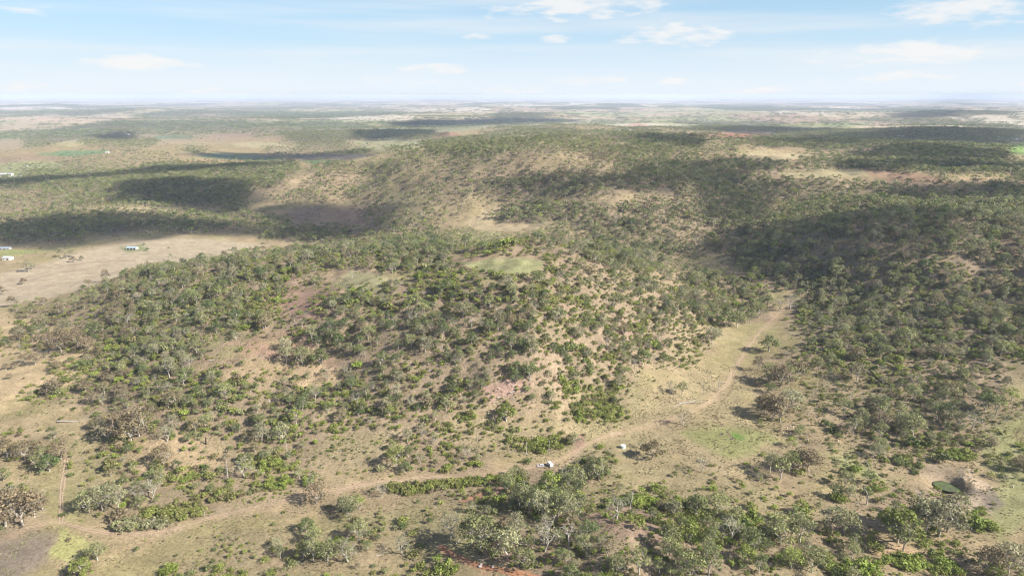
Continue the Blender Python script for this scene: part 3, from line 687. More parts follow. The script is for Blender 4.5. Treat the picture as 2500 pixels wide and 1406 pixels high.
def make_cloud(name, pts, label):
    global CLOUDZ
    W_ = []; zs = []; zfix = None
    for (a, b) in pts:
        if zfix is None:
            c0 = [hit(*q_) for q_ in pts]; far_ = max(math.hypot(h_[0] + SDIR[0] * 2400, h_[1]) for h_ in c0); zfix = max(1650.0, 240 + .25 * far_); CLOUDZ = zfix
        x, y, z = hit(a, b)
        t = (CLOUDZ - z) / SDIR[2]
        # unseen shade clouds, the farther ones raised to stay out of view
        W_.append((x + SDIR[0] * t, y + SDIR[1] * t))
    W_ = np.array(W_); c = W_.mean(0)
    lo = W_.min(0) - 60; hi = W_.max(0) + 60
    nx, ny = 70, 70
    xs = np.linspace(lo[0], hi[0], nx); ys = np.linspace(lo[1], hi[1], ny)
    X_, Y_ = np.meshgrid(xs, ys, indexing='ij')
    size = float(max(hi - lo)); ns = max(size / 14, 30)
    jx = X_ + (fbm(X_ / ns, Y_ / ns, 4, 7) - .5) * ns * 2.2; jy = Y_ + (fbm(X_ / ns, Y_ / ns, 4, 8) - .5) * ns * 2.2
    P_ = [tuple(p) for p in W_]
    d = segdist(jx, jy, P_, True); ins = inpoly(jx, jy, P_)
    d = np.where(ins, d, -d)
    th = np.sqrt(np.clip(d, 0, None)) * 9
    puff = .6 + .9 * fbm(X_ / (ns * .6), Y_ / (ns * .6), 4, 19)
    top = CLOUDZ + np.minimum(th, 190) * puff + 1.5; bot = CLOUDZ - np.minimum(th, 90) * .25 * puff - 1.5
    cell = ins[:-1, :-1] & ins[1:, :-1] & ins[:-1, 1:] & ins[1:, 1:]
    I = np.arange(nx * ny).reshape(nx, ny); n0 = nx * ny
    lab_ = np.where(cell, np.arange(cell.size).reshape(cell.shape) + 1, 0)
    for _ in range(400):
        l2 = lab_.copy()
        for ax in (0, 1):
            for sh_ in (1, -1):
                rr_ = np.roll(lab_, sh_, ax); l2 = np.where(cell, np.maximum(l2, rr_), 0)
        if (l2 == lab_).all(): break
        lab_ = l2
    if cell.any():
        vals, cn = np.unique(lab_[cell], return_counts=True); cell = lab_ == vals[np.argmax(cn)]
    F = []
    ii, jj = np.nonzero(cell)
    for i, j in zip(ii, jj):
        a, b, c_, d_ = I[i, j], I[i + 1, j], I[i + 1, j + 1], I[i, j + 1]
        F.append((a, b, c_, d_)); F.append((a + n0, d_ + n0, c_ + n0, b + n0))
        if j == 0 or not cell[i, j - 1]: F.append((a + n0, b + n0, b, a))
        if j == ny - 2 or not cell[i, j + 1]: F.append((d_, c_, c_ + n0, d_ + n0))
        if i == 0 or not cell[i - 1, j]: F.append((a, d_, d_ + n0, a + n0))
        if i == nx - 2 or not cell[i + 1, j]: F.append((b + n0, c_ + n0, c_, b))
    if not F: return
    V = np.concatenate([np.stack([X_, Y_, top], -1).reshape(-1, 3), np.stack([X_, Y_, bot], -1).reshape(-1, 3)])
    F = np.array(F); used = np.unique(F); rm = np.zeros(len(V), int); rm[used] = np.arange(len(used))
    V = V[used]; F = rm[F]
    soft = np.clip(d / max(size * .055, 22), 0, 1) * (.62 + .5 * np.clip(fbm(X_ / (ns * .8), Y_ / (ns * .8), 3, 44) * 2 - .6, 0, 1))
    thick = np.clip(np.concatenate([soft.ravel(), soft.ravel()])[used], 0, .93) * (.72 if 'right' in label else .92)
    o0 = np.array([c[0], c[1], CLOUDZ]); me = mesh_np('cloud', V - o0, F)
    a_ = me.attributes.new('thick', 'FLOAT', 'POINT'); a_.data.foreach_set('value', thick.astype(np.float32))
    o = link('cloud', me, MCLOUD, loc=o0)
    tag(o, 'white cloud whose shade darkens the ' + label, 'cloud', 'flat bottomed fair weather clouds')
for lab, s in SHADE:
    make_cloud('cloud', pl(s), lab)

# ------------------------------------------------------------------ plants: meshes
def tube(V, F, path, radii, sides=5):
    """a tapered limb along a path"""
    b0 = len(V); path = [np.array(p, float) for p in path]
    for k, p in enumerate(path):
        t = path[min(k + 1, len(path) - 1)] - path[max(k - 1, 0)]
        t = t / (np.linalg.norm(t) + 1e-9)
        a = np.cross(t, [0.3, 1, .2]); a /= np.linalg.norm(a) + 1e-9; b = np.cross(t, a)
        for s_ in range(sides):
            an = 2 * math.pi * s_ / sides
            V.append(p + radii[k] * (math.cos(an) * a + math.sin(an) * b))
    for k in range(len(path) - 1):
        for s_ in range(sides):
            i0 = b0 + k * sides + s_; i1 = b0 + k * sides + (s_ + 1) % sides
            F.append((i0, i1, i1 + sides, i0 + sides))
def limb(V, F, a, b, r0, r1, sag=.1, sides=4, rg=None):
    a = np.array(a, float); b = np.array(b, float); L = np.linalg.norm(b - a)
    m1 = a + (b - a) * .35 + rg.normal(0, .06 * L, 3); m2 = a + (b - a) * .7 + rg.normal(0, .07 * L, 3)
    tube(V, F, [a, m1, m2, b], [r0, r0 * .75 + r1 * .25, r0 * .4 + r1 * .6, r1], sides)
def leaves(rg, centres, rads, per, size, flatz=.75):
    """small leaf clumps as little tilted quads through each cluster"""
    V = []; F = []; L = []
    for c, r in zip(centres, rads):
        tone = rg.uniform(.15, .85)
        k = max(3, int(per * (r / np.mean(rads)) ** 2))
        n_ = rg.normal(size=(k, 3)); n_ /= np.linalg.norm(n_, axis=1)[:, None]
        n_[:, 2] = np.where(n_[:, 2] < -.35, -n_[:, 2], n_[:, 2])
        rad = r * rg.uniform(.55, 1.08, k)[:, None]
        p = c + n_ * rad * np.array([1, 1, flatz])
        nn = n_ + rg.normal(0, .55, (k, 3)); nn /= np.linalg.norm(nn, axis=1)[:, None]
        h = np.where(np.abs(nn[:, 2:3]) > .9, np.array([[1, 0, 0]]), np.array([[0, 0, 1]]))
        u = np.cross(nn, h); u /= np.linalg.norm(u, axis=1)[:, None] + 1e-9; v = np.cross(nn, u)
        an = rg.uniform(0, 6.28, k)[:, None]
        u, v = u * np.cos(an) + v * np.sin(an), v * np.cos(an) - u * np.sin(an)
        s_ = size * rg.uniform(.6, 1.4, k)[:, None]; w_ = s_ * rg.uniform(.45, .9, k)[:, None]
        q_ = np.stack([p - u * s_ * .5, p - v * w_ * .5 + nn * s_ * .08, p + u * s_ * .5, p + v * w_ * .5 + nn * s_ * .08], 1)
        b0 = len(V) * 0 + sum(len(x) for x in V)
        V.append(q_.reshape(-1, 3)); F.append(np.arange(4 * k).reshape(k, 4) + b0)
        L.append(np.repeat(np.clip(tone + rg.normal(0, .18, k) + n_[:, 2] * .0, 0, 1), 4))
    return np.concatenate(V), np.concatenate(F), np.concatenate(L)
def leafmesh(name, VFL, mat):
    me = mesh_np(name, VFL[0], VFL[1], False)
    a = me.attributes.new('leaf', 'FLOAT', 'POINT'); a.data.foreach_set('value', VFL[2].astype(np.float32))
    me.materials.append(mat); return me
def gum(seed, H=14.0, W=5.0, ncl=13, per=30, size=.75, open_=.45, sparse=0):
    """a eucalypt: leaning bole forking low into limbs, each limb holding its own cluster of leaves"""
    rg = np.random.default_rng(seed)
    V = []; F = []
    fork = np.array([rg.normal(0, .4), rg.normal(0, .4), H * rg.uniform(.16, .26)])
    tube(V, F, [(0, 0, -1.2), (fork[0] * .3, fork[1] * .3, fork[2] * .5), fork], [.42, .34, .28], 6)
    cen = []; rad = []
    mains = []
    for k in range(4):
        an = k * 1.57 + rg.uniform(-.5, .5)
        e = fork + np.array([math.cos(an) * W * .42, math.sin(an) * W * .42, H * rg.uniform(.2, .34)])
        limb(V, F, fork, e, .24, .13, rg=rg, sides=5); mains.append(e)
    for k in range(ncl):
        an = 6.283 * k * .382 + rg.uniform(-.3, .3); rr = W * math.sqrt((k + .6) / ncl) * rg.uniform(.75, 1.02)
        zt = H * (1 - .52 * (rr / W) ** 2) * rg.uniform(.80, .96) - .3
        if k % 3 == 0: zt *= rg.uniform(.62, .85)
        zt = max(zt, H * open_ * .72)
        c = np.array([math.cos(an) * rr, math.sin(an) * rr, zt]); r = rg.uniform(.26, .42) * W
        cen.append(c); rad.append(r)
        m = min(mains, key=lambda q_: np.linalg.norm(q_ - c)) 
        limb(V, F, m, c - np.array([0, 0, r * .2]), .12, .03, rg=rg, sides=3)
        for _ in range(2 + sparse * 2):
            limb(V, F, c * .6 + m * .4, c + rg.normal(0, r * .75, 3), .05, .012, rg=rg, sides=3)
    trunk = mesh_np('gum_trunk', np.array(V), np.array(F)); trunk.materials.append(MBARK)
    crown = leafmesh('gum_crown', leaves(rg, cen, rad, per, size), MLEAF)
    return trunk, crown
def low_tree(seed, H, W, ncl, per, size):
    rg = np.random.default_rng(seed); cen = []; rad = []
    for k in range(ncl):
        an = 6.283 * k * .382; rr = W * math.sqrt((k + .4) / ncl) * rg.uniform(.7, 1)
        cen.append(np.array([math.cos(an) * rr, math.sin(an) * rr, H * (1 - .38 * (rr / W) ** 2) * rg.uniform(.74, .95)])); rad.append(W * rg.uniform(.3, .45))
    v, f, l = leaves(rg, cen, rad, per, size)
    V = []; F = []
    tube(V, F, [(0, 0, -1.5), (.2, .1, H * .62)], [.34, .18], 3)
    b0 = len(v); v = np.concatenate([v, np.array(V)]); f = np.concatenate([f, np.array(F) + b0]); l = np.concatenate([l, np.full(len(V), 1.0)])
    me = leafmesh('far_tree', (v, f, l), MLEAF); me.materials.append(MBARK)
    me.polygons.foreach_set('material_index', np.concatenate([np.zeros(len(f) - len(F), int), np.ones(len(F), int)]))
    return me
def shrub(seed, W=1.4, H=1.7, ncl=5, per=22, size=.42):
    rg = np.random.default_rng(seed); cen = []; rad = []
    for k in range(ncl):
        an = 6.283 * k / ncl + rg.uniform(-.4, .4); rr = W * (.0 if k == 0 else rg.uniform(.3, .6))
        r = W * rg.uniform(.42, .62); cen.append(np.array([math.cos(an) * rr, math.sin(an) * rr, H * (.52 if k else .62) * rg.uniform(.8, 1.1)])); rad.append(r)
    return leafmesh('shrub', leaves(rg, cen, rad, per, size, H / W * .75), MSHR)
def canopy_clump(seed):
    """a stand of far trees seen as one piece of canopy"""
    rg = np.random.default_rng(seed); k = 9
    cen = [np.array([rg.uniform(-17, 17), rg.uniform(-17, 17), rg.uniform(7, 10)]) for _ in range(k)]
    return leafmesh('far_stand', leaves(rg, cen, rg.uniform(3.5, 5.5, k), 9, 3.2, .9), MLEAF)

GUMS = [gum(1, 13, 5.2, 18, 36), gum(2, 14, 4.6, 17, 34, .75, .42), gum(3, 12, 6.0, 22, 36, .8), gum(4, 16, 5.4, 24, 34, .75, .4, 1), gum(5, 11, 4.4, 16, 40, .7), gum(6, 13, 5.2, 16, 14, .65, .4, 2), gum(7, 14, 6.4, 24, 36, .85), gum(8, 9, 4.6, 20, 50, .7, .2)]
MIDT = [low_tree(21, 12, 5.0, 8, 18, 1.4), low_tree(22, 13, 5.4, 9, 16, 1.5), low_tree(23, 10, 4.6, 7, 18, 1.3), low_tree(24, 12, 4.2, 6, 12, 1.3)]
FART = [low_tree(31, 12, 4.8, 5, 6, 2.3), low_tree(32, 13, 5.0, 6, 5, 2.5)]
FARC = [canopy_clump(41), canopy_clump(42)]
SHRUBS = [shrub(51, 1.5, 1.9, 5, 26, .5), shrub(52, 1.9, 1.7, 6, 26, .5), shrub(53, 1.2, 2.1, 4, 26, .45), shrub(54, 2.4, 2.0, 8, 28, .55), shrub(55, 1.7, 2.9, 6, 28, .5)]
SHLOW = [shrub(61, 1.4, 1.5, 3, 7, .8), shrub(62, 1.8, 1.8, 4, 6, .9)]

# ------------------------------------------------------------------ plants: where they stand
def candidates(lmax, d0, d1, az=R(41)):
    n_ = int(lmax * az * (d1 ** 2 - d0 ** 2))
    d = np.sqrt(rng.uniform(d0 ** 2, d1 ** 2, n_)); a = rng.uniform(-az, az, n_)
    return np.sin(a) * d, np.cos(a) * d
def place(arr, lmax, d0, d1, clump_scale, clump_amt, seed):
    x, y = candidates(lmax, d0, d1)
    z = hgt(x, y); px, py, _ = project(x, y, z)
    dn = cover(arr, px, py)
    cl = np.clip(1 + (fbm(x / clump_scale, y / clump_scale, 3, seed) - .5) * clump_amt, 0, 3)
    dn = dn * cl
    for poly in CLEARS:
        dn[inpoly(px, py, poly)] *= .03
    rd = np.minimum(segdist(px, py, ROAD, False, 1.6), segdist(px, py, ROAD2, False, 1.6))
    dn[(rd < np.interp(py, [700, 1300], [6, 20]))] = 0
    dn[segdist(px, py, REDT) < 16] = 0; dn[segdist(px, py, GULLY) < 10] = 0
    for (ox, oy, orad) in ((1520, 1088, 20), (1330, 1150, 46), (1330, 1180, 40), (1775, 1062, 40), (2350, 1185, 45), (325, 607, 22), (20, 630, 22)):
        dn[np.hypot(px - ox, (py - oy) * 1.8) < orad] = 0
    ok = rng.uniform(0, lmax, len(x)) < dn
    ok &= (px > -120) & (px < 2620) & (py < 1560)
    x, y, z, px, py = x[ok], y[ok], z[ok], px[ok], py[ok]
    ok = vis_margin(x, y, z + 14) > -14
    return x[ok], y[ok], z[ok], px[ok], py[ok]
def hues(px, py, shr=False):
    m = len(px)
    u = rng.uniform(0, 1, m)
    if shr:
        t = np.where(u < .45, .85, np.where(u < .62, .4, np.where(u < .8, .97, np.where(u < .92, .2, .68))))
        near = (px > 1250) & (py > 1180)
        t = np.where(near & (rng.uniform(0, 1, m) < .45), .97, t)
    else:
        t = np.where(u < .36, .4, np.where(u < .60, .22, np.where(u < .76, .55, np.where(u < .86, .7, np.where(u < .95, .05, .9)))))
        browns = ((px < 330) & (py > 680)) | ((px > 1830) & (px < 1990) & (py > 850) & (py < 1050)) | ((px > 1200) & (px < 1500) & (py > 380) & (py < 440))
        t = np.where(browns & (rng.uniform(0, 1, m) < .55), .7, t)
        green = (px > 780) & (px < 1300) & (py > 680) & (py < 1000)
        t = np.where(green & (rng.uniform(0, 1, m) < .4), .12, t)
    return np.clip(t + rng.normal(0, .035, m), 0, 1)

class Pts:
    def __init__(s): s.x = []; s.y = []; s.z = []; s.k = []; s.s = []; s.t = []
    def add(s, x, y, z, k, sc_, t):
        s.x.append(x); s.y.append(y); s.z.append(z); s.k.append(np.broadcast_to(k, x.shape)); s.s.append(sc_); s.t.append(t)
    def cat(s): return [np.concatenate(v) for v in (s.x, s.y, s.z, s.k, s.s, s.t)]
T_ = Pts(); S_ = Pts()
# trees near enough to read one by one
x, y, z, px, py = place(TARR, .036, 180, 1150, 24, 2.4, 101)
s_ = np.clip(rng.lognormal(-.42, .32, len(x)), .3, 1.2) * np.where(rng.uniform(0, 1, len(x)) < .3, .6, 1)
T_.add(x, y, z, rng.integers(0, 8, len(x)), s_, hues(px, py)); nearpix = (px, py)
x, y, z, px, py = place(TARR, .036, 1150, 2300, 30, 2.3, 102)
T_.add(x, y, z, 10 + rng.integers(0, 4, len(x)), rng.uniform(.55, 1.15, len(x)), hues(px, py))
x, y, z, px, py = place(TARR, .022, 2300, 5200, 60, 2.2, 103)
T_.add(x, y, z, 20 + rng.integers(0, 2, len(x)), rng.uniform(.6, 1.2, len(x)), hues(px, py))
x, y = candidates(1 / 2600., 5200, 20000)
z = hgt(x, y); px, py, _ = project(x, y, z)
dn = np.maximum(np.clip((fbm(x / 1300, y / 2600, 5, 81) - .56) * 14, 0, 1), np.clip((fbm(x / 140, y / 260, 3, 83) - .58) * 8, 0, .8))
dn = np.maximum(dn, np.where(py > 285, cover(TARR, px, py) / .03, 0)) + .025
ok = (rng.uniform(0, 1, len(x)) < dn) & (vis_margin(x, y, z + 14) > -10)
x, y, z, px, py = x[ok], y[ok], z[ok], px[ok], py[ok]
T_.add(x, y, z, 30 + rng.integers(0, 2, len(x)), rng.uniform(.7, 1.3, len(x)), hues(px, py) * .6)
# shrubs
x, y, z, px, py = place(SARR, .13, 180, 900, 9, 2.8, 104)
big = np.interp(fbm(x / 60, y / 60, 2, 99), [.3, .7], [.6, 1.25])
S_.add(x, y, z, rng.integers(0, 5, len(x)), rng.lognormal(-.02, .36, len(x)) * big, hues(px, py, True))
x, y, z, px, py = place(SARR, .07, 900, 1900, 14, 2.6, 105)
S_.add(x, y, z, 10 + rng.integers(0, 2, len(x)), rng.uniform(.6, 1.5, len(x)), hues(px, py, True))

# plants that can be made out singly in the photograph: base x, base y, height in photo pixels, shape, hue
EXPL = """
1878,858,40,7,.3 1590,1120,46,7,.72 1462,1172,62,0,.4 1438,1168,38,2,.35 1712,1152,46,5,.5 1880,1152,55,3,.45 1905,1170,62,1,.4 1930,1150,52,6,.3 1975,1152,56,2,.7
1668,1038,46,5,.45 1640,960,36,5,.4 1665,966,40,1,.42 1868,1008,50,6,.72 1885,1022,60,2,.7 1905,1030,66,0,.72 1930,1005,58,2,.55 1850,905,40,3,.68 1880,932,50,6,.4 1905,942,56,2,.7 1925,938,54,0,.4 1950,925,46,2,.72
772,1228,52,2,.7 398,1134,50,2,.72 238,1368,46,2,.42 198,1402,40,7,.9 852,1256,50,2,.45 932,1212,40,5,.55 100,1148,52,0,.4 62,1122,50,2,.72 122,1150,42,7,.05 148,1122,42,2,.7
16,1117,48,7,.72 55,1282,92,6,.7 12,1284,86,2,.68 30,1262,80,0,.55 85,1262,60,2,.7 250,1245,66,6,.5 218,1250,56,2,.45 290,1245,66,3,.5 372,1218,62,5,.52 336,1222,46,5,.56 598,1166,58,5,.52
300,1074,72,6,.7 340,1064,74,2,.68 268,1078,62,0,.6 320,1080,66,0,.72 765,1370,62,3,.45 850,1372,62,5,.5 800,1372,56,2,.3 982,1352,52,5,.5 70,664,28,2,.6 58,694,16,7,.7 150,628,26,3,.6 165,632,22,1,.6 178,628,22,2,.6
80,658,20,0,.6 2,720,22,7,.7 178,640,14,7,.7 200,636,12,7,.6 360,613,9,7,.1 352,599,6,7,.1 1236,1028,44,7,.97 1292,1256,76,3,.42 1322,1268,76,3,.5 1362,1262,72,1,.4 1386,1276,76,3,.45 1268,1244,66,0,.4 1345,1205,56,7,.97
1152,1330,84,3,.45 1172,1345,92,6,.4 1100,1312,72,5,.5 1505,1268,68,5,.52 1702,1258,52,7,.3 1752,1254,54,2,.4 1782,1322,72,5,.5 2258,1306,98,3,.55 2292,1310,96,6,.55 2236,1298,90,3,.4 2312,1298,96,0,.6
2190,1322,84,7,.93 2205,1345,70,1,.4 2062,1302,62,2,.45 1952,1332,84,3,.42 1905,1325,72,2,.4 2030,1292,66,5,.52 2412,1402,66,2,.7 2460,1405,84,6,.6 2432,1012,58,1,.3 2405,1002,48,2,.2 2200,1050,48,3,.4 2230,1062,52,2,.42 2370,1050,56,5,.5
2060,1010,40,2,.4 1950,1140,44,7,.72 640,1082,54,3,.55 690,1078,50,0,.5 700,885,46,6,.5 740,890,46,2,.42 780,892,42,7,.2 460,905,46,5,.5 1620,885,22,7,.2 1570,890,40,7,.2 1260,1318,72,3,.5 1330,1345,84,5,.55 1240,1360,70,2,.5
590,893,14,7,.15 461,1078,22,7,.35 1105,958,30,7,.2 1740,840,44,2,.55 1800,800,44,2,.35 1830,790,40,0,.3 1770,800,44,7,.25 1850,775,40,2,.4 1930,755,44,5,.6 1900,760,38,5,.55 2210,840,46,2,.35 1700,690,30,2,.4
30,838,20,7,.7 35,900,16,7,.7 25,925,16,2,.7 15,900,14,7,.7 60,885,24,2,.7 140,905,26,2,.68 85,890,30,2,.7 150,860,44,6,.7 190,850,48,2,.7 120,845,40,0,.7 215,860,40,2,.7 160,820,44,6,.6 100,800,36,2,.65
"""
ex = []
for tok in EXPL.split():
    a = tok.split(','); bx, by = float(a[0]), float(a[1])
    X_, Y_, Z_ = hit(bx, by); h = float(a[2]) / ppm(X_, Y_, Z_)
    k = int(a[3]); base_h = [13, 14, 12, 16, 11, 13, 14, 9][k] * 1.03
    ex.append((X_, Y_, Z_, k, h / base_h, float(a[4]), bx, by))
ex = np.array(ex)
DEADP = "105,1244,48,0 557,1172,44,1 1715,962,22,0 1753,956,30,1 2120,1152,28,0 1945,1088,24,1 2082,968,16,0 1338,1325,60,0 1390,1340,56,0 2115,1232,44,0 1540,1252,44,0 1395,1195,30,1 1420,1192,30,1 2015,1090,14,1 2240,1232,40,0 1640,838,14,1 1710,1128,20,1 1970,1075,18,1 700,1100,30,1 310,800,34,0 500,1262,20,1 1365,1148,10,1 1285,1110,34,1 1340,1105,30,1 1165,1075,26,1 860,680,18,0 1260,925,30,0 930,900,32,0 1480,850,30,0 1550,900,26,0 1150,800,28,0 1080,870,30,0"
# scattered shrubs that stand out, in patches: centre, half sizes, how many, hue
PATCH = "1300,1092,48,18,60,.9 1355,1082,34,14,34,.86 1158,1135,18,5,12,.93 1128,1147,8,3,4,.88 1090,1143,9,4,6,.93 1085,1152,10,4,6,.88 1000,1195,60,14,60,.85 1120,1182,80,12,80,.88 1215,1172,40,8,30,.9 2380,1280,34,26,60,.95 2350,1262,20,14,24,.97 2335,1110,40,14,50,.93 2245,1138,10,4,5,.3 2228,1153,8,5,4,.2 2200,1130,22,8,16,.2 1430,1160,60,14,50,.15 1255,1185,20,8,12,.9 680,1185,34,14,36,.95 750,1178,12,6,7,.97 630,1132,50,16,46,.9 700,1140,40,10,26,.9 420,1255,80,22,110,.84 350,1285,70,12,60,.5 530,1210,70,18,60,.8 1540,1228,60,12,40,.97 1150,1020,16,7,8,.93 1410,1025,20,8,9,.93 1480,1010,60,18,60,.88 1440,990,70,26,90,.86 410,1395,20,10,14,.98 1700,1305,60,20,60,.9 1830,1300,60,26,60,.93 2210,1375,60,20,60,.95 2310,1390,40,16,36,.93 2070,1390,60,14,50,.95 1080,1395,40,10,20,.93 2030,1050,8,24,16,.2"
for tok in PATCH.split():
    cx, cy, hx, hy, cnt, t = (float(v) for v in tok.split(','))
    X_, Y_, Z_ = hit(cx, cy); pm = ppm(X_, Y_, Z_); d0 = project(X_, Y_, Z_)[2]
    mx_ = hx * d0 / FPX; my_ = hy * d0 / FPX / max(.2, (CAMZ - Z_) / math.hypot(X_, Y_))
    cnt = int(cnt); a = rng.uniform(0, 6.283, cnt); rr = np.sqrt(rng.uniform(0, 1, cnt))
    x = X_ + np.cos(a) * rr * mx_; y = Y_ + np.sin(a) * rr * my_
    S_.add(x, y, hgt(x, y), rng.integers(0, 5, cnt), rng.lognormal(.25, .25, cnt), np.clip(t + rng.normal(0, .05, cnt), 0, 1))
# bushes strung along the old fence line
m = 46; tt_ = np.sort(rng.uniform(0, 1, m)); fx = np.interp(tt_, np.linspace(0, 1, len(FENCE)), [p[0] for p in FENCE]); fy = np.interp(tt_, np.linspace(0, 1, len(FENCE)), [p[1] for p in FENCE])
pts = np.array([hit(a + rng.normal(0, 2), b) for a, b in zip(fx, fy)])
S_.add(pts[:, 0], pts[:, 1], pts[:, 2], rng.integers(0, 3, m), rng.uniform(.5, 1.0, m), np.full(m, .3))

tx, ty, tz, tk, ts, tt = T_.cat()
# keep the scattered trees clear of the ones placed singly
for e in ex:
    far = np.hypot(tx - e[0], ty - e[1]) > 4.5 * e[4]
    tx, ty, tz, tk, ts, tt = (v[far] for v in (tx, ty, tz, tk, ts, tt))
tx = np.concatenate([ex[:, 0], tx]); ty = np.concatenate([ex[:, 1], ty]); tz = np.concatenate([ex[:, 2], tz]); tk = np.concatenate([ex[:, 3].astype(int), tk]); ts = np.concatenate([ex[:, 4], ts]); tt = np.concatenate([ex[:, 5], tt])
sx, sy, sz, sk, ss, st = S_.cat()

def choose(x, y, z, hh, count, force=0):
    px, py, dep = project(x, y, z + hh * .5)
    size = hh * FPX / dep
    vis = (vis_margin(x, y, z + hh) > hh * .4) & (px > 8) & (px < 2492) & (py < 1395) & (py > 250)
    score = np.where(vis, size, -1)
    score[:force] += np.where(vis[:force], 1000, 0)
    return np.argsort(-score)[:count], px, py, size
basehs = np.array([13, 14, 12, 16, 11, 13, 14, 9.])
th = np.where(tk < 8, basehs[np.clip(tk, 0, 7)], 12) * ts
# small stragglers are left to the mass, the 300 that show largest become single trees
sel_t, tpx, tpy, tsz = choose(tx, ty, tz, th, 300, len(ex))
sh_h = np.array([1.7, 1.5, 1.9, 1.7, 2.6] + [1.6] * 10)[np.clip(sk, 0, 14)] * ss
sel_s, spx, spy, ssz = choose(sx, sy, sz, sh_h, 300)

# ------------------------------------------------------------------ words for labels
LAND = [("white caravan", 1340, 1133), ("round steel tank", 1520, 1088), ("green dam pond", 2310, 1188), ("forked white dead tree", 105, 1235), ("bright green wet patch", 1790, 1068),
        ("orange dirt track", 1190, 1385), ("dark bare mud flat", 60, 1350), ("lone tree by the valley track", 1878, 845), ("grey log pile", 1680, 982), ("bright green round tree", 1236, 1010),
        ("tall bare pole trunk", 557, 1155), ("charred stump", 503, 1078), ("blue roofed shed", 325, 607), ("white roofed shed", 22, 630), ("pale green hilltop clearing", 1230, 642), ("lime green grass patch", 180, 1340),
        ("brown gum clump at the hill foot", 320, 1050), ("two tone spoil heap", 2366, 1172), ("winding gully", 1780, 960), ("bare ledge on the left slope", 620, 870), ("clearing amid the near hill scrub", 760, 925), ("pink stony scar", 1250, 955),
        ("old fence line", 2035, 1100), ("brown gum pair by the gully", 1890, 1010), ("dead tree on the lime flat", 2120, 1140), ("saddle clearing left of the hilltop", 880, 690), ("shaded hollow behind the hill", 1740, 645), ("reddish scrape above the thicket", 1190, 1205),
        ("tan slope with scattered scrub", 1620, 930), ("farther end of the valley track", 1925, 735), ("yellow green gum by the pond slope", 2190, 1290), ("tan scar at the bottom edge", 2200, 1370)]
ORD = ["nearest", "second nearest", "third nearest", "fourth nearest", "fifth nearest", "sixth nearest", "seventh nearest", "eighth nearest", "ninth nearest", "tenth nearest", "eleventh nearest", "twelfth nearest"]
class Namer:
    def __init__(s, noun): s.noun = noun; s.cnt = {}
    def run(s, items):
        """items: (px, py, adjective). Rank from every landmark and side; the nearest landmark names the thing."""
        rank = {}
        for k, (nm, lx, ly) in enumerate(LAND):
            b = {}
            for i, (px, py, adj) in enumerate(items):
                dx, dy = px - lx, (py - ly) * 1.6
                side = ('right of' if dx > 0 else 'left of') if abs(dx) > abs(dy) else ('in front of' if dy > 0 else 'behind')
                b.setdefault(side, []).append((math.hypot(dx, dy), i))
            for side, lst in b.items():
                for r_, (d, i) in enumerate(sorted(lst)): rank.setdefault(i, []).append((r_ + d / 400, r_, k, side))
        out = {}
        for i in range(len(items)):
            _, r_, k, side = min(rank[i]); adj = items[i][2].split()
            while True:
                t = ('%s %s %s %s the %s' % (' '.join(adj), s.noun, ORD[r_], side, LAND[k][0])) if r_ < 12 else '%s %s in the cover %s the %s' % (' '.join(adj), s.noun, side, LAND[k][0])
                if len(t.replace('-', ' ').split()) <= 16 or not adj: break
                adj = adj[1:]
            out[i] = t.strip()
        return out
def hue_word(t):
    return ['dark green', 'deep green', 'olive', 'grey green', 'brownish', 'yellowish olive', 'lime green'][int(np.digitize(t, [.1, .3, .47, .62, .78, .92]))]

# ------------------------------------------------------------------ single gum trees
items = []
for i in sel_t:
    hh = th[i]; w_ = 'tall ' if hh > 17 else ('small ' if hh < 8 else ('low ' if hh < 10.5 else ''))
    if tk[i] == 5: w_ += 'sparse '
    if tk[i] == 7: w_ += 'rounded '
    items.append((tpx[i], tpy[i], w_ + hue_word(tt[i])))
names = Namer('gum tree').run(items)
NEARK = [k for k in range(8)]
for n_, i in enumerate(sel_t):
    k = int(tk[i]) if tk[i] < 8 else int(rng.integers(0, 8))
    tr, cr = GUMS[k]
    e = empty('gum_tree', (tx[i], ty[i], tz[i] - .1), rng.uniform(0, 6.28), ts[i])
    tag(e, names[n_], 'tree', 'gum trees scattered over the near slopes and valley')
    link('trunk', tr, parent=e)
    c = link('crown', cr, parent=e); c['tint'] = float(tt[i])
# ------------------------------------------------------------------ single shrubs
items = []
for i in sel_s:
    hh = sh_h[i]
    items.append((spx[i], spy[i], ('large ' if hh > 3.4 else '') + hue_word(st[i])))
names = Namer('shrub').run(items)
for n_, i in enumerate(sel_s):
    k = int(sk[i]) if sk[i] < 5 else 0
    o = link('shrub', SHRUBS[k], loc=(sx[i], sy[i], sz[i] - .15), rz=rng.uniform(0, 6.28), s=ss[i])
    o['tint'] = float(st[i]); tag(o, names[n_], 'shrub', 'shrubs on the near slopes')

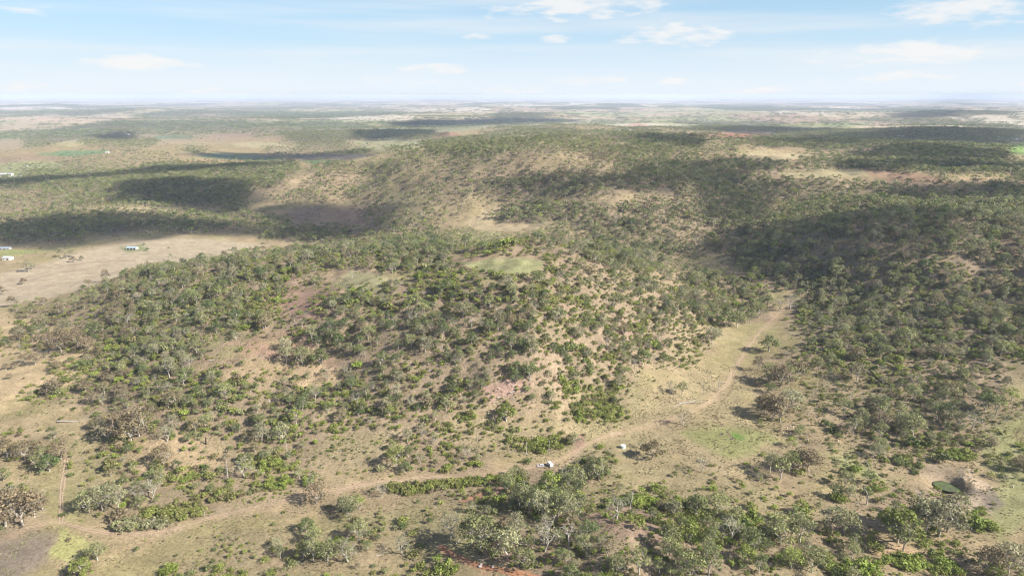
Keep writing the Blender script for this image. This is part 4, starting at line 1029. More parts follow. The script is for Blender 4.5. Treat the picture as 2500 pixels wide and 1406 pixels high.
# ------------------------------------------------------------------ all the rest of the trees and shrubs as two masses
def scatter(name, label, x, y, z, k, s, t, protos):
    keep = np.ones(len(x), bool)
    v = np.stack([x, y, z], -1).astype(np.float32)
    me = bpy.data.meshes.new(name); me.vertices.add(len(v)); me.vertices.foreach_set('co', v.ravel())
    for nm, arr, ty_ in (('size', s, 'FLOAT'), ('tint', t, 'FLOAT'), ('turn', rng.uniform(0, 6.28, len(x)), 'FLOAT'), ('sort', k, 'INT')):
        a = me.attributes.new(nm, ty_, 'POINT'); a.data.foreach_set('value', arr.astype(np.int32 if ty_ == 'INT' else np.float32))
    o = bpy.data.objects.new(name, me); C.objects.link(o)
    ng = bpy.data.node_groups.new(name + '_growth', 'GeometryNodeTree')
    ng.interface.new_socket('Geometry', in_out='INPUT', socket_type='NodeSocketGeometry'); ng.interface.new_socket('Geometry', in_out='OUTPUT', socket_type='NodeSocketGeometry')
    L = ng.links; nn = lambda t_: ng.nodes.new(t_)
    gi = nn('NodeGroupInput'); go = nn('NodeGroupOutput'); join = nn('GeometryNodeJoinGeometry')
    def attr(nm, dt):
        a = nn('GeometryNodeInputNamedAttribute'); a.data_type = dt; a.inputs['Name'].default_value = nm; return [q_ for q_ in a.outputs if q_.enabled and q_.name == 'Attribute'][0]
    size = attr('size', 'FLOAT'); turn = attr('turn', 'FLOAT'); sort = attr('sort', 'INT')
    cx = nn('ShaderNodeCombineXYZ'); L.new(turn, cx.inputs[2]); e2r = nn('FunctionNodeEulerToRotation'); L.new(cx.outputs[0], e2r.inputs[0])
    cs = nn('ShaderNodeCombineXYZ')
    for q_ in range(3): L.new(size, cs.inputs[q_])
    for kk, meshes in protos.items():
        cmp_ = nn('FunctionNodeCompare'); cmp_.data_type = 'INT'; cmp_.operation = 'EQUAL'
        ia, ib = [q_ for q_ in cmp_.inputs if q_.enabled and q_.type == 'INT'][:2]
        L.new(sort, ia); ib.default_value = kk
        mo = bpy.data.objects.new(name + '_source', meshes)     # kept out of the scene
        oi = nn('GeometryNodeObjectInfo'); oi.inputs['Object'].default_value = mo; oi.inputs['As Instance'].default_value = True
        ip = nn('GeometryNodeInstanceOnPoints'); L.new(gi.outputs[0], ip.inputs['Points']); L.new(cmp_.outputs[0], ip.inputs['Selection'])
        L.new(oi.outputs['Geometry'], ip.inputs['Instance']); L.new(e2r.outputs[0], ip.inputs['Rotation']); L.new(cs.outputs[0], ip.inputs['Scale'])
        L.new(ip.outputs[0], join.inputs[0])
    L.new(join.outputs[0], go.inputs[0])
    md = o.modifiers.new('growth', 'NODES'); md.node_group = ng
    tag(o, label, kind='stuff')
    return o
def joined(a, b):
    """trunk and crown of one tree as a single mesh for the mass of trees"""
    va = np.empty(len(a.vertices) * 3, np.float32); a.vertices.foreach_get('co', va); vb = np.empty(len(b.vertices) * 3, np.float32); b.vertices.foreach_get('co', vb)
    fa = np.empty(len(a.loops), np.int32); a.loops.foreach_get('vertex_index', fa); fb = np.empty(len(b.loops), np.int32); b.loops.foreach_get('vertex_index', fb)
    la = np.empty(len(b.vertices), np.float32); b.attributes['leaf'].data.foreach_get('value', la)
    v = np.concatenate([vb.reshape(-1, 3), va.reshape(-1, 3)]); f = np.concatenate([fb.reshape(-1, 4), fa.reshape(-1, 4) + len(vb) // 3])
    me = leafmesh('gum_whole', (v, f, np.concatenate([la, np.zeros(len(va) // 3)])), MLEAF); me.materials.append(MBARK)
    me.polygons.foreach_set('material_index', np.concatenate([np.zeros(len(fb) // 4, int), np.ones(len(fa) // 4, int)]))
    return me
rest = np.ones(len(tx), bool); rest[sel_t] = False
scatter('woodland', 'grey green gum woodland spreading over the hills and creeks', tx[rest], ty[rest], tz[rest] - .2, tk[rest], ts[rest], tt[rest],
        {**{k: joined(*GUMS[k]) for k in range(8)}, **{10 + k: MIDT[k] for k in range(4)}, **{20 + k: FART[k] for k in range(2)}, **{30 + k: FARC[k] for k in range(2)}})
rest = np.ones(len(sx), bool); rest[sel_s] = False
scatter('scrub', 'low olive and yellow green scrub dotted over the slopes', sx[rest], sy[rest], sz[rest] - .15, sk[rest], ss[rest], st[rest],
        {**{k: SHRUBS[k] for k in range(5)}, **{10 + k: SHLOW[k] for k in range(2)}})
rgt = np.random.default_rng(95); V = []; F = []
tc_ = [np.array([0, 0, .12])]; TUFT = leafmesh('tuft', leaves(rgt, tc_, [.3], 9, .42, .6), MSHR)
gx, gy = candidates(.38, 240, 640); gz = hgt(gx, gy); gpx, gpy, _ = project(gx, gy, gz)
gk = (rng.uniform(0, 1, len(gx)) < np.clip((fbm(gx / 11, gy / 11, 4, 121) - .40) * 3.4, .05, 1)) & (gpy > 780) & (segdist(gpx, gpy, ROAD, False, 1.6) > 9)
gx, gy, gz = gx[gk], gy[gk], gz[gk]
scatter('grass_tussocks', 'straw and olive grass tussocks over the valley floor', gx, gy, gz, np.zeros(len(gx), int), rng.uniform(.5, 1.7, len(gx)), np.clip(rng.choice([.55, .7, .4, .68], len(gx)) + rng.normal(0, .03, len(gx)), 0, 1), {0: TUFT})
print('tussocks', len(gx)); print('trees', len(tx), 'shrubs', len(sx))

# ------------------------------------------------------------------ dead trees, logs, rocks
def dead_mesh(seed, H, arms):
    rg = np.random.default_rng(seed); V = []; F = []
    top = np.array([rg.normal(0, .8), rg.normal(0, .8), H * .55])
    tube(V, F, [(0, 0, -.6), top * .5 + rg.normal(0, .15, 3), top], [H * .034, H * .027, H * .022], 6)
    trunk = mesh_np('dead_trunk', np.array(V), np.array(F)); trunk.materials.append(MDEAD)
    V = []; F = []
    for k in range(arms):
        an = 6.283 * k / arms + rg.uniform(-.4, .4); st_ = top * rg.uniform(.75, 1)
        e = st_ + np.array([math.cos(an) * H * .24, math.sin(an) * H * .24, H * rg.uniform(.22, .44)])
        limb(V, F, st_, e, H * .017, H * .005, rg=rg, sides=4)
        for _ in range(4):
            b_ = st_ + (e - st_) * rg.uniform(.45, .95); limb(V, F, b_, b_ + rg.normal(0, H * .1, 3) + np.array([0, 0, H * .05]), H * .007, H * .002, rg=rg, sides=3)
    br = mesh_np('dead_branches', np.array(V), np.array(F)); br.materials.append(MDEAD)
    return trunk, br
DEADM = [dead_mesh(71, 10, 4), dead_mesh(72, 10, 3), dead_mesh(73, 10, 5)]
def pole_mesh(seed):
    rg = np.random.default_rng(seed); V = []; F = []
    tube(V, F, [(0, 0, -.5), (.05, 0, 3), (-.1, .1, 7), (-.25, .1, 9.6)], [.30, .24, .19, .13], 6)
    for k in range(3):
        z0 = 6 + k * 1.2; an = k * 2.2; limb(V, F, (0, 0, z0), (math.cos(an) * .9, math.sin(an) * .9, z0 + .8), .08, .03, rg=rg, sides=3)
    me = mesh_np('dead_pole', np.array(V), np.array(F)); me.materials.append(MDEAD); return me
POLE = pole_mesh(75)
dtok = [tuple(float(v) for v in t.split(',')) for t in DEADP.replace(' ', ';').replace('DEADP', '').split(';')]
dnames = Namer('dead tree').run([(a[0], a[1], 'bare pale') for a in dtok])
special = {0: 'forked white dead tree standing beside the big brown gum clump at lower left', 1: 'tall bare pole trunk of a dead tree in scrub on the left flat', 2: 'forked dead tree with two pale arms on the valley floor above the log pile',
           3: 'leaning white dead tree near the winding gully', 4: 'dead tree with spread bare crown on the lime green flat', 5: 'thin dark dead tree with bent arms among tufts below the clay mounds'}
for i, (a, b, hp, kind) in enumerate(dtok):
    X_, Y_, Z_ = hit(a, b); h = hp / ppm(X_, Y_, Z_)
    if kind == 1:
        o = link('dead_tree', POLE, loc=(X_, Y_, Z_), rz=rng.uniform(0, 6), s=h / 9.6)
    else:
        t, br = DEADM[i % 3]
        o = empty('dead_tree', (X_, Y_, Z_), rng.uniform(0, 6), h / 9.4)
        link('trunk', t, parent=o); link('branches', br, parent=o)
    tag(o, special.get(i, dnames[i]), 'dead tree', 'bleached dead trees')
# charred stump
X_, Y_, Z_ = hit(503, 1084); V = []; F = []
tube(V, F, [(0, 0, -.4), (.05, 0, 1.5), (.25, 0, 4.2), (.3, 0, 5.4)], [.62, .5, .4, .22], 7); limb(V, F, (.2, 0, 3.6), (1.0, .2, 4.9), .22, .1, rg=rng, sides=4)
tag(link('tree_stump', mesh_np('tree_stump', np.array(V), np.array(F)), MCHAR, loc=(X_, Y_, Z_)), 'tall charred black stump alone on the tan clearing at left', 'stump')
def log_mesh(seed, L):
    rg = np.random.default_rng(seed); V = []; F = []
    tube(V, F, [(-L / 2, 0, .22), (-L * .15, rg.normal(0, .3), .26), (L * .2, rg.normal(0, .3), .24), (L / 2, 0, .3)], [.34, .3, .24, .1], 6)
    for k in range(3):
        x0 = rg.uniform(0, L * .45); sgn = (-1) ** k; limb(V, F, (x0, 0, .25), (x0 + L * .18, sgn * L * .16, rg.uniform(.3, 1.3)), .13, .03, rg=rg, sides=4)
    me = mesh_np('log', np.array(V), np.array(F)); me.materials.append(MDEAD); return me
LOGM = [log_mesh(81, 9), log_mesh(82, 7), log_mesh(83, 11)]
LOGS = "170,1030,-.05,60 1678,985,.15,44 1655,990,.4,26 1700,978,.1,30 818,1312,.9,34 930,1352,.6,24 1072,1168,.7,14 640,1118,.4,22 1440,1178,-.1,18 1260,955,.5,34 1225,970,.3,24 1210,980,.8,20 1490,915,.2,20 1060,905,.2,26 640,870,.4,18 580,905,-.4,20 520,880,.3,20 700,1165,.5,16 1420,905,.1,22 800,905,.2,24 860,985,.5,22 1890,1225,.3,16 2095,1230,.6,16 1860,925,-.05,30 1120,1320,1.1,26 1230,1335,.3,30 1180,1368,-.5,26 1300,1385,.6,24 340,1030,.1,30 460,860,.3,20 750,1160,.7,14 1540,880,.3,16 1330,700,.2,18 980,1110,.4,18 830,1100,-.3,18 1620,760,.4,14 1760,935,0,24 1950,1060,.3,10 2210,1045,.5,14 400,905,.4,18"
ltok = [tuple(float(v) for v in t.split(',')) for t in LOGS.split()]
lnames = Namer('fallen log').run([(a[0], a[1], 'grey') for a in ltok])
for i, (a, b, r_, lp) in enumerate(ltok):
    X_, Y_, Z_ = hit(a, b); L_ = lp * project(X_, Y_, Z_)[2] / FPX
    k = i % 3; o = link('fallen_log', LOGM[k], loc=(X_, Y_, Z_ - .05), rz=r_, s=max(.5, min(2.2, L_ / (9, 7, 11)[k])))
    tag(o, lnames[i], 'log', 'bleached fallen logs')
# heap of grey stone and timber beside the log
def blob(seed, rx, ry, rz_, nseg=9, rough=.25):
    rg = np.random.default_rng(seed); bmv = []; F = []
    import bmesh
    bm = bmesh.new(); bmesh.ops.create_icosphere(bm, subdivisions=2, radius=1)
    off = rg.uniform(0, 50, 3)
    for v in bm.verts:
        k = 1 + rough * (float(fbm(np.array(v.co.x * 1.5 + off[0]), np.array(v.co.y * 1.5 + v.co.z + off[1]), 3, seed)) - .5) * 2
        v.co = Vector((v.co.x * rx * k, v.co.y * ry * k, v.co.z * rz_ * k))
    me = bpy.data.meshes.new('blob'); bm.to_mesh(me); bm.free()
    for p_ in me.polygons: p_.use_smooth = True
    return me
MOUND = blob(91, .42, .38, 1.0); MOUND.materials.append(MMOUND)
ms = [(1921, 1046), (1928, 1041), (1936, 1044), (1911, 1058), (1930, 1058), (1955, 1061), (1973, 1076), (2046, 1077), (1913, 1094), (2472, 1190), (2056, 1050)]
mn = ['pale clay mound, largest of three at the head of the bare patch', 'pale clay mound just behind the largest of three', 'small pale clay mound at the right of the three', 'slim pale mound on the left of the bare patch', 'broad low pale mound in the middle of the bare patch',
      'pale mound beside the top of the thin dark dead tree', 'pale mound right of the thin dark dead tree', 'white mound right of the bush lined fence', 'small white mound left of the dark tufts', 'white mound by the shady trees at the right edge', 'low pale mound close to the fence line']
for (a, b), lb in zip(ms, mn):
    X_, Y_, Z_ = hit(a, b); sx_ = 2.0 if 'broad' in lb else 1.0
    o = link('clay_mound', MOUND, loc=(X_, Y_, Z_ + .45), rz=rng.uniform(0, 6), s=(sx_ * rng.uniform(.9, 1.2), rng.uniform(.9, 1.2), rng.uniform(.75, 1.1) / (sx_ ** .8)))
    tag(o, lb, 'mound', 'pale clay mounds near the fence')
STONE = [blob(95, .5, .4, .3), blob(96, .7, .45, .35)]
for m_ in STONE: m_.materials.append(MSTONE)
rk = []
for _ in range(36):
    cx, cy, w_, h_ = [(1245, 958, 45, 18), (680, 975, 24, 16), (1200, 1378, 60, 10), (1560, 800, 60, 25), (750, 960, 60, 10)][int(rng.integers(0, 5))]
    rk.append((cx + rng.normal(0, w_ * .6), cy + rng.normal(0, h_ * .6)))
rn = Namer('rock').run([(a, b, 'grey') for a, b in rk])
for i, (a, b) in enumerate(rk):
    X_, Y_, Z_ = hit(a, b)
    tag(link('rock', STONE[i % 2], loc=(X_, Y_, Z_ + .1), rz=rng.uniform(0, 6), s=rng.uniform(.8, 2.2)), rn[i], 'rock', 'loose rocks on the scars')

# ------------------------------------------------------------------ helpers for built things
class MB:
    def __init__(s): s.v = []; s.f = []
    def box(s, x0, x1, y0, y1, z0, z1, taper=0, top=None):
        b = len(s.v); t = taper
        X0, X1, Y0, Y1 = top if top else (x0 + t, x1 - t, y0 + t, y1 - t)
        s.v += [(x0, y0, z0), (x1, y0, z0), (x1, y1, z0), (x0, y1, z0), (X0, Y0, z1), (X1, Y0, z1), (X1, Y1, z1), (X0, Y1, z1)]
        s.f += [tuple(b + i for i in q_) for q_ in ((0, 3, 2, 1), (4, 5, 6, 7), (0, 1, 5, 4), (1, 2, 6, 5), (2, 3, 7, 6), (3, 0, 4, 7))]; return s
    def cyl(s, c, r, h, axis='z', n=20, r2=None):
        b = len(s.v); r2 = r if r2 is None else r2
        for k, (hh, rr) in enumerate(((0, r), (h, r2))):
            for i in range(n):
                a = 6.28318 * i / n; u, w_ = rr * math.cos(a), rr * math.sin(a)
                s.v.append((c[0] + u, c[1] + w_, c[2] + hh) if axis == 'z' else ((c[0] + u, c[1] + hh, c[2] + w_) if axis == 'y' else (c[0] + hh, c[1] + u, c[2] + w_)))
        s.f += [(b + i, b + (i + 1) % n, b + n + (i + 1) % n, b + n + i) for i in range(n)]
        s.f.append(tuple(b + i for i in range(n))[::-1]); s.f.append(tuple(b + n + i for i in range(n))); return s
    def prism(s, prof, y0, y1):
        """outline in x,z carried from y0 to y1"""
        b = len(s.v); n = len(prof); s.v += [(x, y0, z) for x, z in prof] + [(x, y1, z) for x, z in prof]
        s.f += [(b + i, b + (i + 1) % n, b + n + (i + 1) % n, b + n + i) for i in range(n)]
        s.f.append(tuple(b + i for i in range(n))); s.f.append(tuple(b + n + i for i in range(n))[::-1]); return s
    def build(s, name, mat, parent=None, loc=None, rz=0, smooth=False, bevel=0):
        me = bpy.data.meshes.new(name); me.from_pydata([tuple(map(float, v)) for v in s.v], [], s.f)
        import bmesh
        bm = bmesh.new(); bm.from_mesh(me); bmesh.ops.recalc_face_normals(bm, faces=bm.faces)
        if bevel: bmesh.ops.bevel(bm, geom=list(bm.edges), offset=bevel, segments=2, affect='EDGES', clamp_overlap=True)
        bm.to_mesh(me); bm.free()
        if smooth:
            for p_ in me.polygons: p_.use_smooth = True
        return link(name, me, mat, parent, loc, rz)

# ------------------------------------------------------------------ the water tank
X_, Y_, Z_ = hit(1521, 1093)
e = empty('water_tank', (X_, Y_, Z_)); tag(e, 'round pale steel water tank with low cone roof on the valley floor', 'water tank')
TR, TH = 1.75, 2.1
MB().cyl((0, 0, -.3), TR + .18, .38, n=32).build('base', MCONC, e)
w_ = MB(); w_.cyl((0, 0, .08), TR, TH, n=40).build('wall', MTANK, e)
rib = MB()
for k in range(6): rib.cyl((0, 0, .3 + k * .32), TR + .03, .05, n=40)
rib.build('bands', MTANK, e)
rf = MB(); rf.cyl((0, 0, .08 + TH + .003), TR + .08, .38, r2=.35, n=32); rf_o = rf.build('roof', MTANKR, e)
MB().cyl((.8, .2, 2.35), .26, .16, n=16).build('hatch', MTANK, rf_o)
MB().cyl((0, 0, 2.563), .3, .1, n=16).build('cap', MTANKR, rf_o)
MB().cyl((TR * .72, -TR * .72, .1), .06, 2.1, n=8).build('pipe', MCONC, e)

# ------------------------------------------------------------------ the car
X_, Y_, Z_ = hit(1320, 1138.5)
e = empty('parked_car', (X_, Y_, Z_), R(183)); tag(e, 'silver four wheel drive parked on the dirt track beside the white caravan', 'car')
MB().prism([(-2.25, .42), (-2.3, .8), (-2.2, 1.02), (1.15, 1.08), (2.15, .96), (2.32, .75), (2.3, .4)], -.92, .92).build('body', MSILV, e, bevel=.05)
cab = MB(); cab.box(-2.1, 1.2, -.86, .86, 1.05, 1.68, top=(-1.95, .55, -.7, .7)); cb = cab.build('cabin', MSILV, e, bevel=.04)
MB().box(-1.7, .45, -.80, -.795, 1.14, 1.52).build('window', MGLASS_SHADE, cb); MB().box(-1.7, .45, .795, .80, 1.14, 1.52).build('window', MGLASS_SHADE, cb)
ws = MB(); ws.box(.70, 1.21, -.72, .72, 1.12, 1.6, top=(.64, .68, -.64, .64)); ws.build('windscreen', MGLASS_SHADE, cb)
MB().box(-2.12, -2.02, -.68, .68, 1.15, 1.55).build('rear_window', MGLASS_SHADE, cb)
sw = MB().box(-1.72, .47, -.9, -.865, 1.1, 1.5, top=(-1.62, .35, -.81, -.775)).build('side_window', MGLASS_SHADE, cb)
sw = MB().box(-1.72, .47, .865, .9, 1.1, 1.5, top=(-1.62, .35, .775, .81)).build('side_window', MGLASS_SHADE, cb)
for sx_ in (-1.45, 1.42):
    for sy_ in (-.95, .73):
        wh = MB().cyl((sx_, sy_, .37), .37, .22, axis='y', n=18).build('wheel', MTYRE, e)
        MB().cyl((sx_, sy_ - .01 if sy_ < 0 else sy_ + .22, .37), .2, .012, axis='y', n=12).build('rim', MSILV, wh)
MB().box(2.3, 2.4, -.85, .85, .42, .62).build('bumper', MTYRE, e)
for sy_ in (-.78, .5): MB().box(2.22, 2.34, sy_, sy_ + .28, .72, .88).build('headlight', MWHITE, e)
# ------------------------------------------------------------------ the caravan
X_, Y_, Z_ = hit(1343, 1137)
e = empty('caravan', (X_, Y_, Z_), math.atan2(.90, -.44)); tag(e, 'white box caravan with rounded front parked behind the silver car', 'caravan')
bd = MB().prism([(-2.35, .55), (-2.4, 2.0), (-2.2, 2.45), (1.7, 2.55), (2.15, 2.2), (2.45, 1.3), (2.35, .55)], -1.13, 1.13).build('body', MWHITE, e, bevel=.08)
MB().box(-2.0, 1.5, -.95, .95, 2.56, 2.62).build('roof', MWHITE, e)
for hx in (-1.1, .5): MB().box(hx, hx + .5, -.3, .3, 2.625, 2.75).build('roof_hatch', MSILV, e)
for sy_ in (-1.14, 1.12):
    for x0 in (-1.7, .9): MB().box(x0, x0 + .8, sy_, sy_ + .02, 1.35, 1.9).build('window', MGLASS_SHADE, bd)
dr = MB().box(-.45, .2, 1.12, 1.15, .7, 2.2).build('door', MSILV, e); MB().box(.05, .12, 1.155, 1.19, 1.3, 1.42).build('handle', MTYRE, dr)
for sx_ in (-.55, .3):
    for sy_ in (-1.16, .96): MB().cyl((sx_, sy_, .34), .34, .2, axis='y', n=16).build('wheel', MTYRE, e)
MB().box(2.3, 3.5, -.06, .06, .45, .55).build('drawbar', MTYRE, e)
MB().box(-2.3, 2.3, -1.0, 1.0, .42, .53).build('chassis', MTYRE, e)

# ------------------------------------------------------------------ troughs at the green wet patch
for (a, b, rz_), lb in zip(((1762, 1060, .3), (1777, 1053, 1.2), (1787, 1071, .9)), ('dark cattle trough left of the bright green wet patch', 'dark cattle trough behind the bright green wet patch', 'dark cattle trough touching the bright green wet patch')):
    X_, Y_, Z_ = hit(a, b); e = empty('cattle_trough', (X_, Y_, Z_), rz_); tag(e, lb, 'trough', 'troughs at the wet patch')
    t_ = MB(); t_.box(-1.1, 1.1, -.4, -.3, -.1, .5).box(-1.1, 1.1, .3, .4, -.1, .5).box(-1.1, -1.0, -.297, .297, -.1, .5).box(1.0, 1.1, -.297, .297, -.1, .5).box(-.997, .997, -.297, .297, -.1, .12)
    t_.build('basin', MTYRE, e); MB().box(-.97, -.4, -.27, .27, .4, .55).build('float_cover', MWHITE, e)

# ------------------------------------------------------------------ sheds and houses
def shed(name, px_, py_, L_, Wd, Hh, rz_, label, cat, roofm=None, wallm=None, open_front=False, group=None, verandah=False):
    X_, Y_, Z_ = hit(px_, py_); e = empty(name, (X_, Y_, Z_), rz_); tag(e, label, cat, group)
    roofm = roofm or MROOF; wallm = wallm or MWALL; Rh = Wd * .2
    wl = MB().prism([(-Wd / 2, -1), (Wd / 2, -1), (Wd / 2, Hh), (0, Hh + Rh), (-Wd / 2, Hh)], -L_ / 2, L_ / 2)
    wl.v = [(y, x, z) for x, y, z in wl.v]; wall = wl.build('wall', wallm, e)
    for sg in (-1, 1):
        r_ = MB(); r_.v = [(-L_ / 2 - .4, 0, Hh + Rh + .02), (L_ / 2 + .4, 0, Hh + Rh + .02), (L_ / 2 + .4, sg * (Wd / 2 + .6), Hh - .1), (-L_ / 2 - .4, sg * (Wd / 2 + .6), Hh - .1),
                           (-L_ / 2 - .4, 0, Hh + Rh + .14), (L_ / 2 + .4, 0, Hh + Rh + .14), (L_ / 2 + .4, sg * (Wd / 2 + .6), Hh + .02), (-L_ / 2 - .4, sg * (Wd / 2 + .6), Hh + .02)]
        r_.f = [(0, 1, 2, 3), (4, 5, 6, 7), (0, 1, 5, 4), (1, 2, 6, 5), (2, 3, 7, 6), (3, 0, 4, 7)]; r_.build('roof', roofm, e)
    nb = max(2, int(L_ / 5))
    for k in range(nb):
        x0 = -L_ / 2 + (k + .2) * L_ / nb; ww = L_ / nb * .6
        if open_front: MB().box(x0, x0 + ww, -Wd / 2 - .02, -Wd / 2 + .0 - .003, 0, Hh * .85).build('bay_shade_panel', MGLASS_SHADE, wall)  # dark panel on the solid wall stands for shade inside an open bay
        elif k == nb // 2: MB().box(x0, x0 + min(ww, 3), -Wd / 2 - .04, -Wd / 2 - .003, 0, Hh * .75).build('door', MPOST, wall)
        else: MB().box(x0, x0 + min(ww, 1.6), -Wd / 2 - .04, -Wd / 2 - .003, Hh * .35, Hh * .7).build('window', MGLASS_SHADE, wall)
    return e
shed('farm_shed', 324, 609, 17, 9, 3.6, R(-4), 'blue roofed open shed on the grassy patch in the pale paddock', 'shed', MROOFB, MWALL, True)
shed('farm_shed', 20, 634, 13, 9, 4.0, R(-6), 'white roofed farm shed on the paddock at the left edge', 'shed', MROOF, MWALLW)
shed('farm_shed', 14, 609, 17, 7, 3.0, R(4), 'long grey shed in the shade of the creek trees at left edge', 'shed', MROOFB)
shed('poultry_shed', 53, 436, 62, 15, 5.5, R(2), 'longest cream farm shed on the green field at far left', 'shed', MROOF, MWALLW, True, 'cream sheds on the green field')
shed('poultry_shed', 16, 429, 42, 14, 5.5, R(2), 'shorter cream farm shed left of the longest one', 'shed', MROOF, MWALLW, True, 'cream sheds on the green field')
shed('tank_shed', 65, 408, 9, 7, 5, R(0), 'small white hut on the green field above the cream sheds', 'shed', MROOF, MWALLW)
shed('tank_shed', 262, 374, 12, 8, 5, R(0), 'small white hut on the crest beside the green crop', 'shed', MROOF, MWALLW)
H_ = [(8, 449, 24, 11, 'pale roofed house lowest in the shaded hamlet at left edge'), (14, 443, 14, 9, 'small pale house highest in the shaded hamlet'), (36, 446, 20, 10, 'pale roofed house at the right of the shaded hamlet'), (20, 452, 12, 8, 'small grey roofed hut in the shaded hamlet')]
for a, b, L_, W2, lb in H_: shed('farm_house', a, b, L_, W2, 3.6, R(rng.uniform(-15, 15)), lb, 'house', MROOF, MWALLW, group='houses in the shaded hamlet')
H_ = [(2199, 335, 40, 16, 'lone white roofed building in the shaded far hill wood', 0), (2444, 337, 34, 16, 'white roofed house at the left of the far right hamlet', 0), (2456, 341, 34, 14, 'low red roofed house in the far right hamlet', 1), (2470, 338, 20, 12, 'small white house in the middle of the far right hamlet', 0),
      (2483, 343, 40, 16, 'white house at the front of the far right hamlet', 0), (2486, 336, 26, 14, 'white roofed house at the back of the far right hamlet', 0), (2438, 343, 26, 12, 'cream cottage nearest the lime green crop', 0), (1528, 319, 44, 18, 'white farmhouse below the orange field on the middle horizon', 0), (1508, 319, 24, 12, 'small white shed left of the middle horizon farmhouse', 0),
      (1010, 353, 26, 12, 'white farmhouse on the pale green far slope', 0), (1050, 350, 22, 10, 'small pale hut on the far slope right of the farmhouse', 0), (310, 330, 30, 14, 'pale building by the green crop on the far left plain', 0)]
for a, b, L_, W2, lb, rd in H_: shed('farm_house', a, b, L_, W2, 5, R(rng.uniform(-20, 20)), lb, 'house', MREDR if rd else MROOF, MWALLW, group='far farm houses')

# ------------------------------------------------------------------ dam water
X_, Y_, Z0 = hit(2312, 1188); zc = float(hgt(X_, Y_)) + 1.5
m, nt, b = newmat('green_pond'); b.inputs['Roughness'].default_value = .25; b.inputs['Base Color'].default_value = (.09, .12, .03, 1)
tc = N(nt, 'ShaderNodeTexCoord'); no = N(nt, 'ShaderNodeTexNoise'); no.inputs['Scale'].default_value = .35; no.inputs['Detail'].default_value = 4; nt.links.new(tc.outputs['Object'], no.inputs['Vector'])
rp = N(nt, 'ShaderNodeValToRGB'); rp.color_ramp.elements[0].color = (.085, .08, .035, 1); rp.color_ramp.elements[1].color = (.10, .145, .035, 1); rp.color_ramp.elements[0].position = .4; rp.color_ramp.elements[1].position = .62
nt.links.new(no.outputs['Fac'], rp.inputs['Fac']); nt.links.new(rp.outputs['Color'], b.inputs['Base Color'])
nn_ = 40; V = [(0, 0, 0)] + [(8.8 * math.cos(6.283 * k / nn_) * (1 + .06 * math.sin(3 * k)), 8.6 * math.sin(6.283 * k / nn_), 0) for k in range(nn_)]
me = bpy.data.meshes.new('water'); me.from_pydata(V, [], [(0, k + 1, (k + 1) % nn_ + 1) for k in range(nn_)])
tag(link('water', me, m, loc=(X_, Y_, zc)), 'green algae covered water in the farm dam', kind='structure')

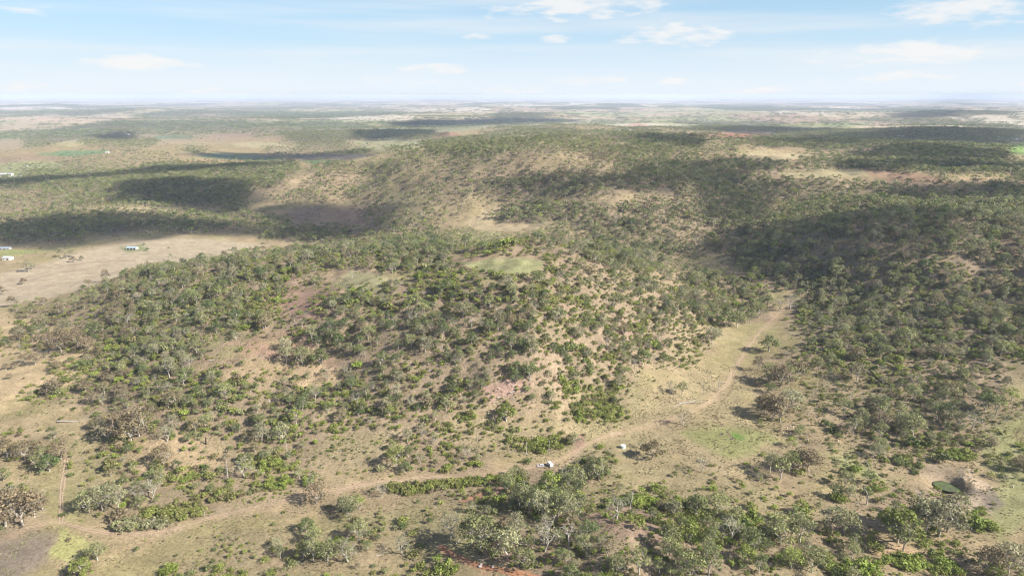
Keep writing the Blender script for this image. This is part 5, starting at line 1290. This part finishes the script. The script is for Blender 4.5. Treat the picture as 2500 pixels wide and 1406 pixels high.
# ------------------------------------------------------------------ wheel ruts of the dirt tracks
MRUT = flat('bare_wheel_rut', (.40, .295, .20), .95, .2, .8); MRUTR = flat('red_wheel_rut', (.36, .17, .09), .95, .2, .8)
def track(name, pts, mat, label, gap=1.5, wdt=.75, step=3.0, skip=.0):
    P3 = np.array([hit(a, b)[:2] for a, b in pts]); seg = np.hypot(*np.diff(P3, axis=0).T); cum = np.concatenate([[0], np.cumsum(seg)])
    m_ = int(cum[-1] / step); t = np.linspace(0, cum[-1], m_); x = np.interp(t, cum, P3[:, 0]); y = np.interp(t, cum, P3[:, 1])
    for _ in range(12): x[1:-1] = (x[:-2] + x[1:-1] * 2 + x[2:]) / 4; y[1:-1] = (y[:-2] + y[1:-1] * 2 + y[2:]) / 4
    dx = np.gradient(x); dy = np.gradient(y); l_ = np.hypot(dx, dy); nx_, ny_ = -dy / l_, dx / l_
    V = []; F = []
    for sg in (-1, 1):
        wb = (fbm(t / 9 + sg * 40, t * 0, 3, 5) - .5) * 1.0; wv = wdt * (.45 + .9 * fbm(t / 14 + sg * 9, t * 0, 3, 6)) * np.where(fbm(t / 20 + sg * 5, t * 0 + 3, 2, 8) < .36, 0.02, 1)
        b0 = len(V)
        for k in range(m_):
            for s_ in (-1, 1):
                o_ = sg * gap / 2 + wb[k] + s_ * wv[k] / 2; xx, yy = x[k] + nx_[k] * o_, y[k] + ny_[k] * o_
                V.append((xx, yy, float(hgt(xx, yy)) + .16))
        F += [(b0 + 2 * k, b0 + 2 * k + 1, b0 + 2 * k + 3, b0 + 2 * k + 2) for k in range(m_ - 1)]
    tag(link(name, mesh_np(name, np.array(V), np.array(F)), mat), label, kind='structure')
track('dirt_track', ROAD[1:], MRUT, 'pale dirt track winding along the valley floor')
track('dirt_track', ROAD2, MRUT, 'short dirt track joining behind the caravan')
track('dirt_track', ROAD3, MRUT, 'faint dirt track up the left flat')
track('dirt_track', REDT, MRUTR, 'orange dirt track at the bottom of the view', 1.6, 1.3)
track('dirt_track', REDT2, MRUTR, 'reddish dirt track above the thicket', 1.6, 1.1)
# ------------------------------------------------------------------ the fence: posts and wires
fp = np.array([hit(a, b) for a, b in FENCE]); seg = np.hypot(*np.diff(fp[:, :2], axis=0).T); cum = np.concatenate([[0], np.cumsum(seg)])
tt_ = np.arange(0, cum[-1], 5.0); fx = np.interp(tt_, cum, fp[:, 0]); fy = np.interp(tt_, cum, fp[:, 1]); fz = hgt(fx, fy)
e = empty('wire_fence', (fx[0], fy[0], fz[0])); tag(e, 'old wire fence on thin posts lined with small bushes', 'fence')
pm_ = MB().cyl((0, 0, -.4), .09, 1.7, n=6).build('post', MPOST, e, loc=(0, 0, 0)); pm_mesh = pm_.data
for k in range(1, len(tt_)): link('post', pm_mesh, parent=e, loc=(fx[k] - fx[0], fy[k] - fy[0], fz[k] - fz[0]))
for hw in (.4, .8, 1.15):
    V = []; F = []
    tube(V, F, [(fx[k] - fx[0], fy[k] - fy[0], fz[k] - fz[0] + hw) for k in range(len(tt_))], [.02] * len(tt_), 3)
    link('wire', mesh_np('wire', np.array(V), np.array(F)), MPOST, e)
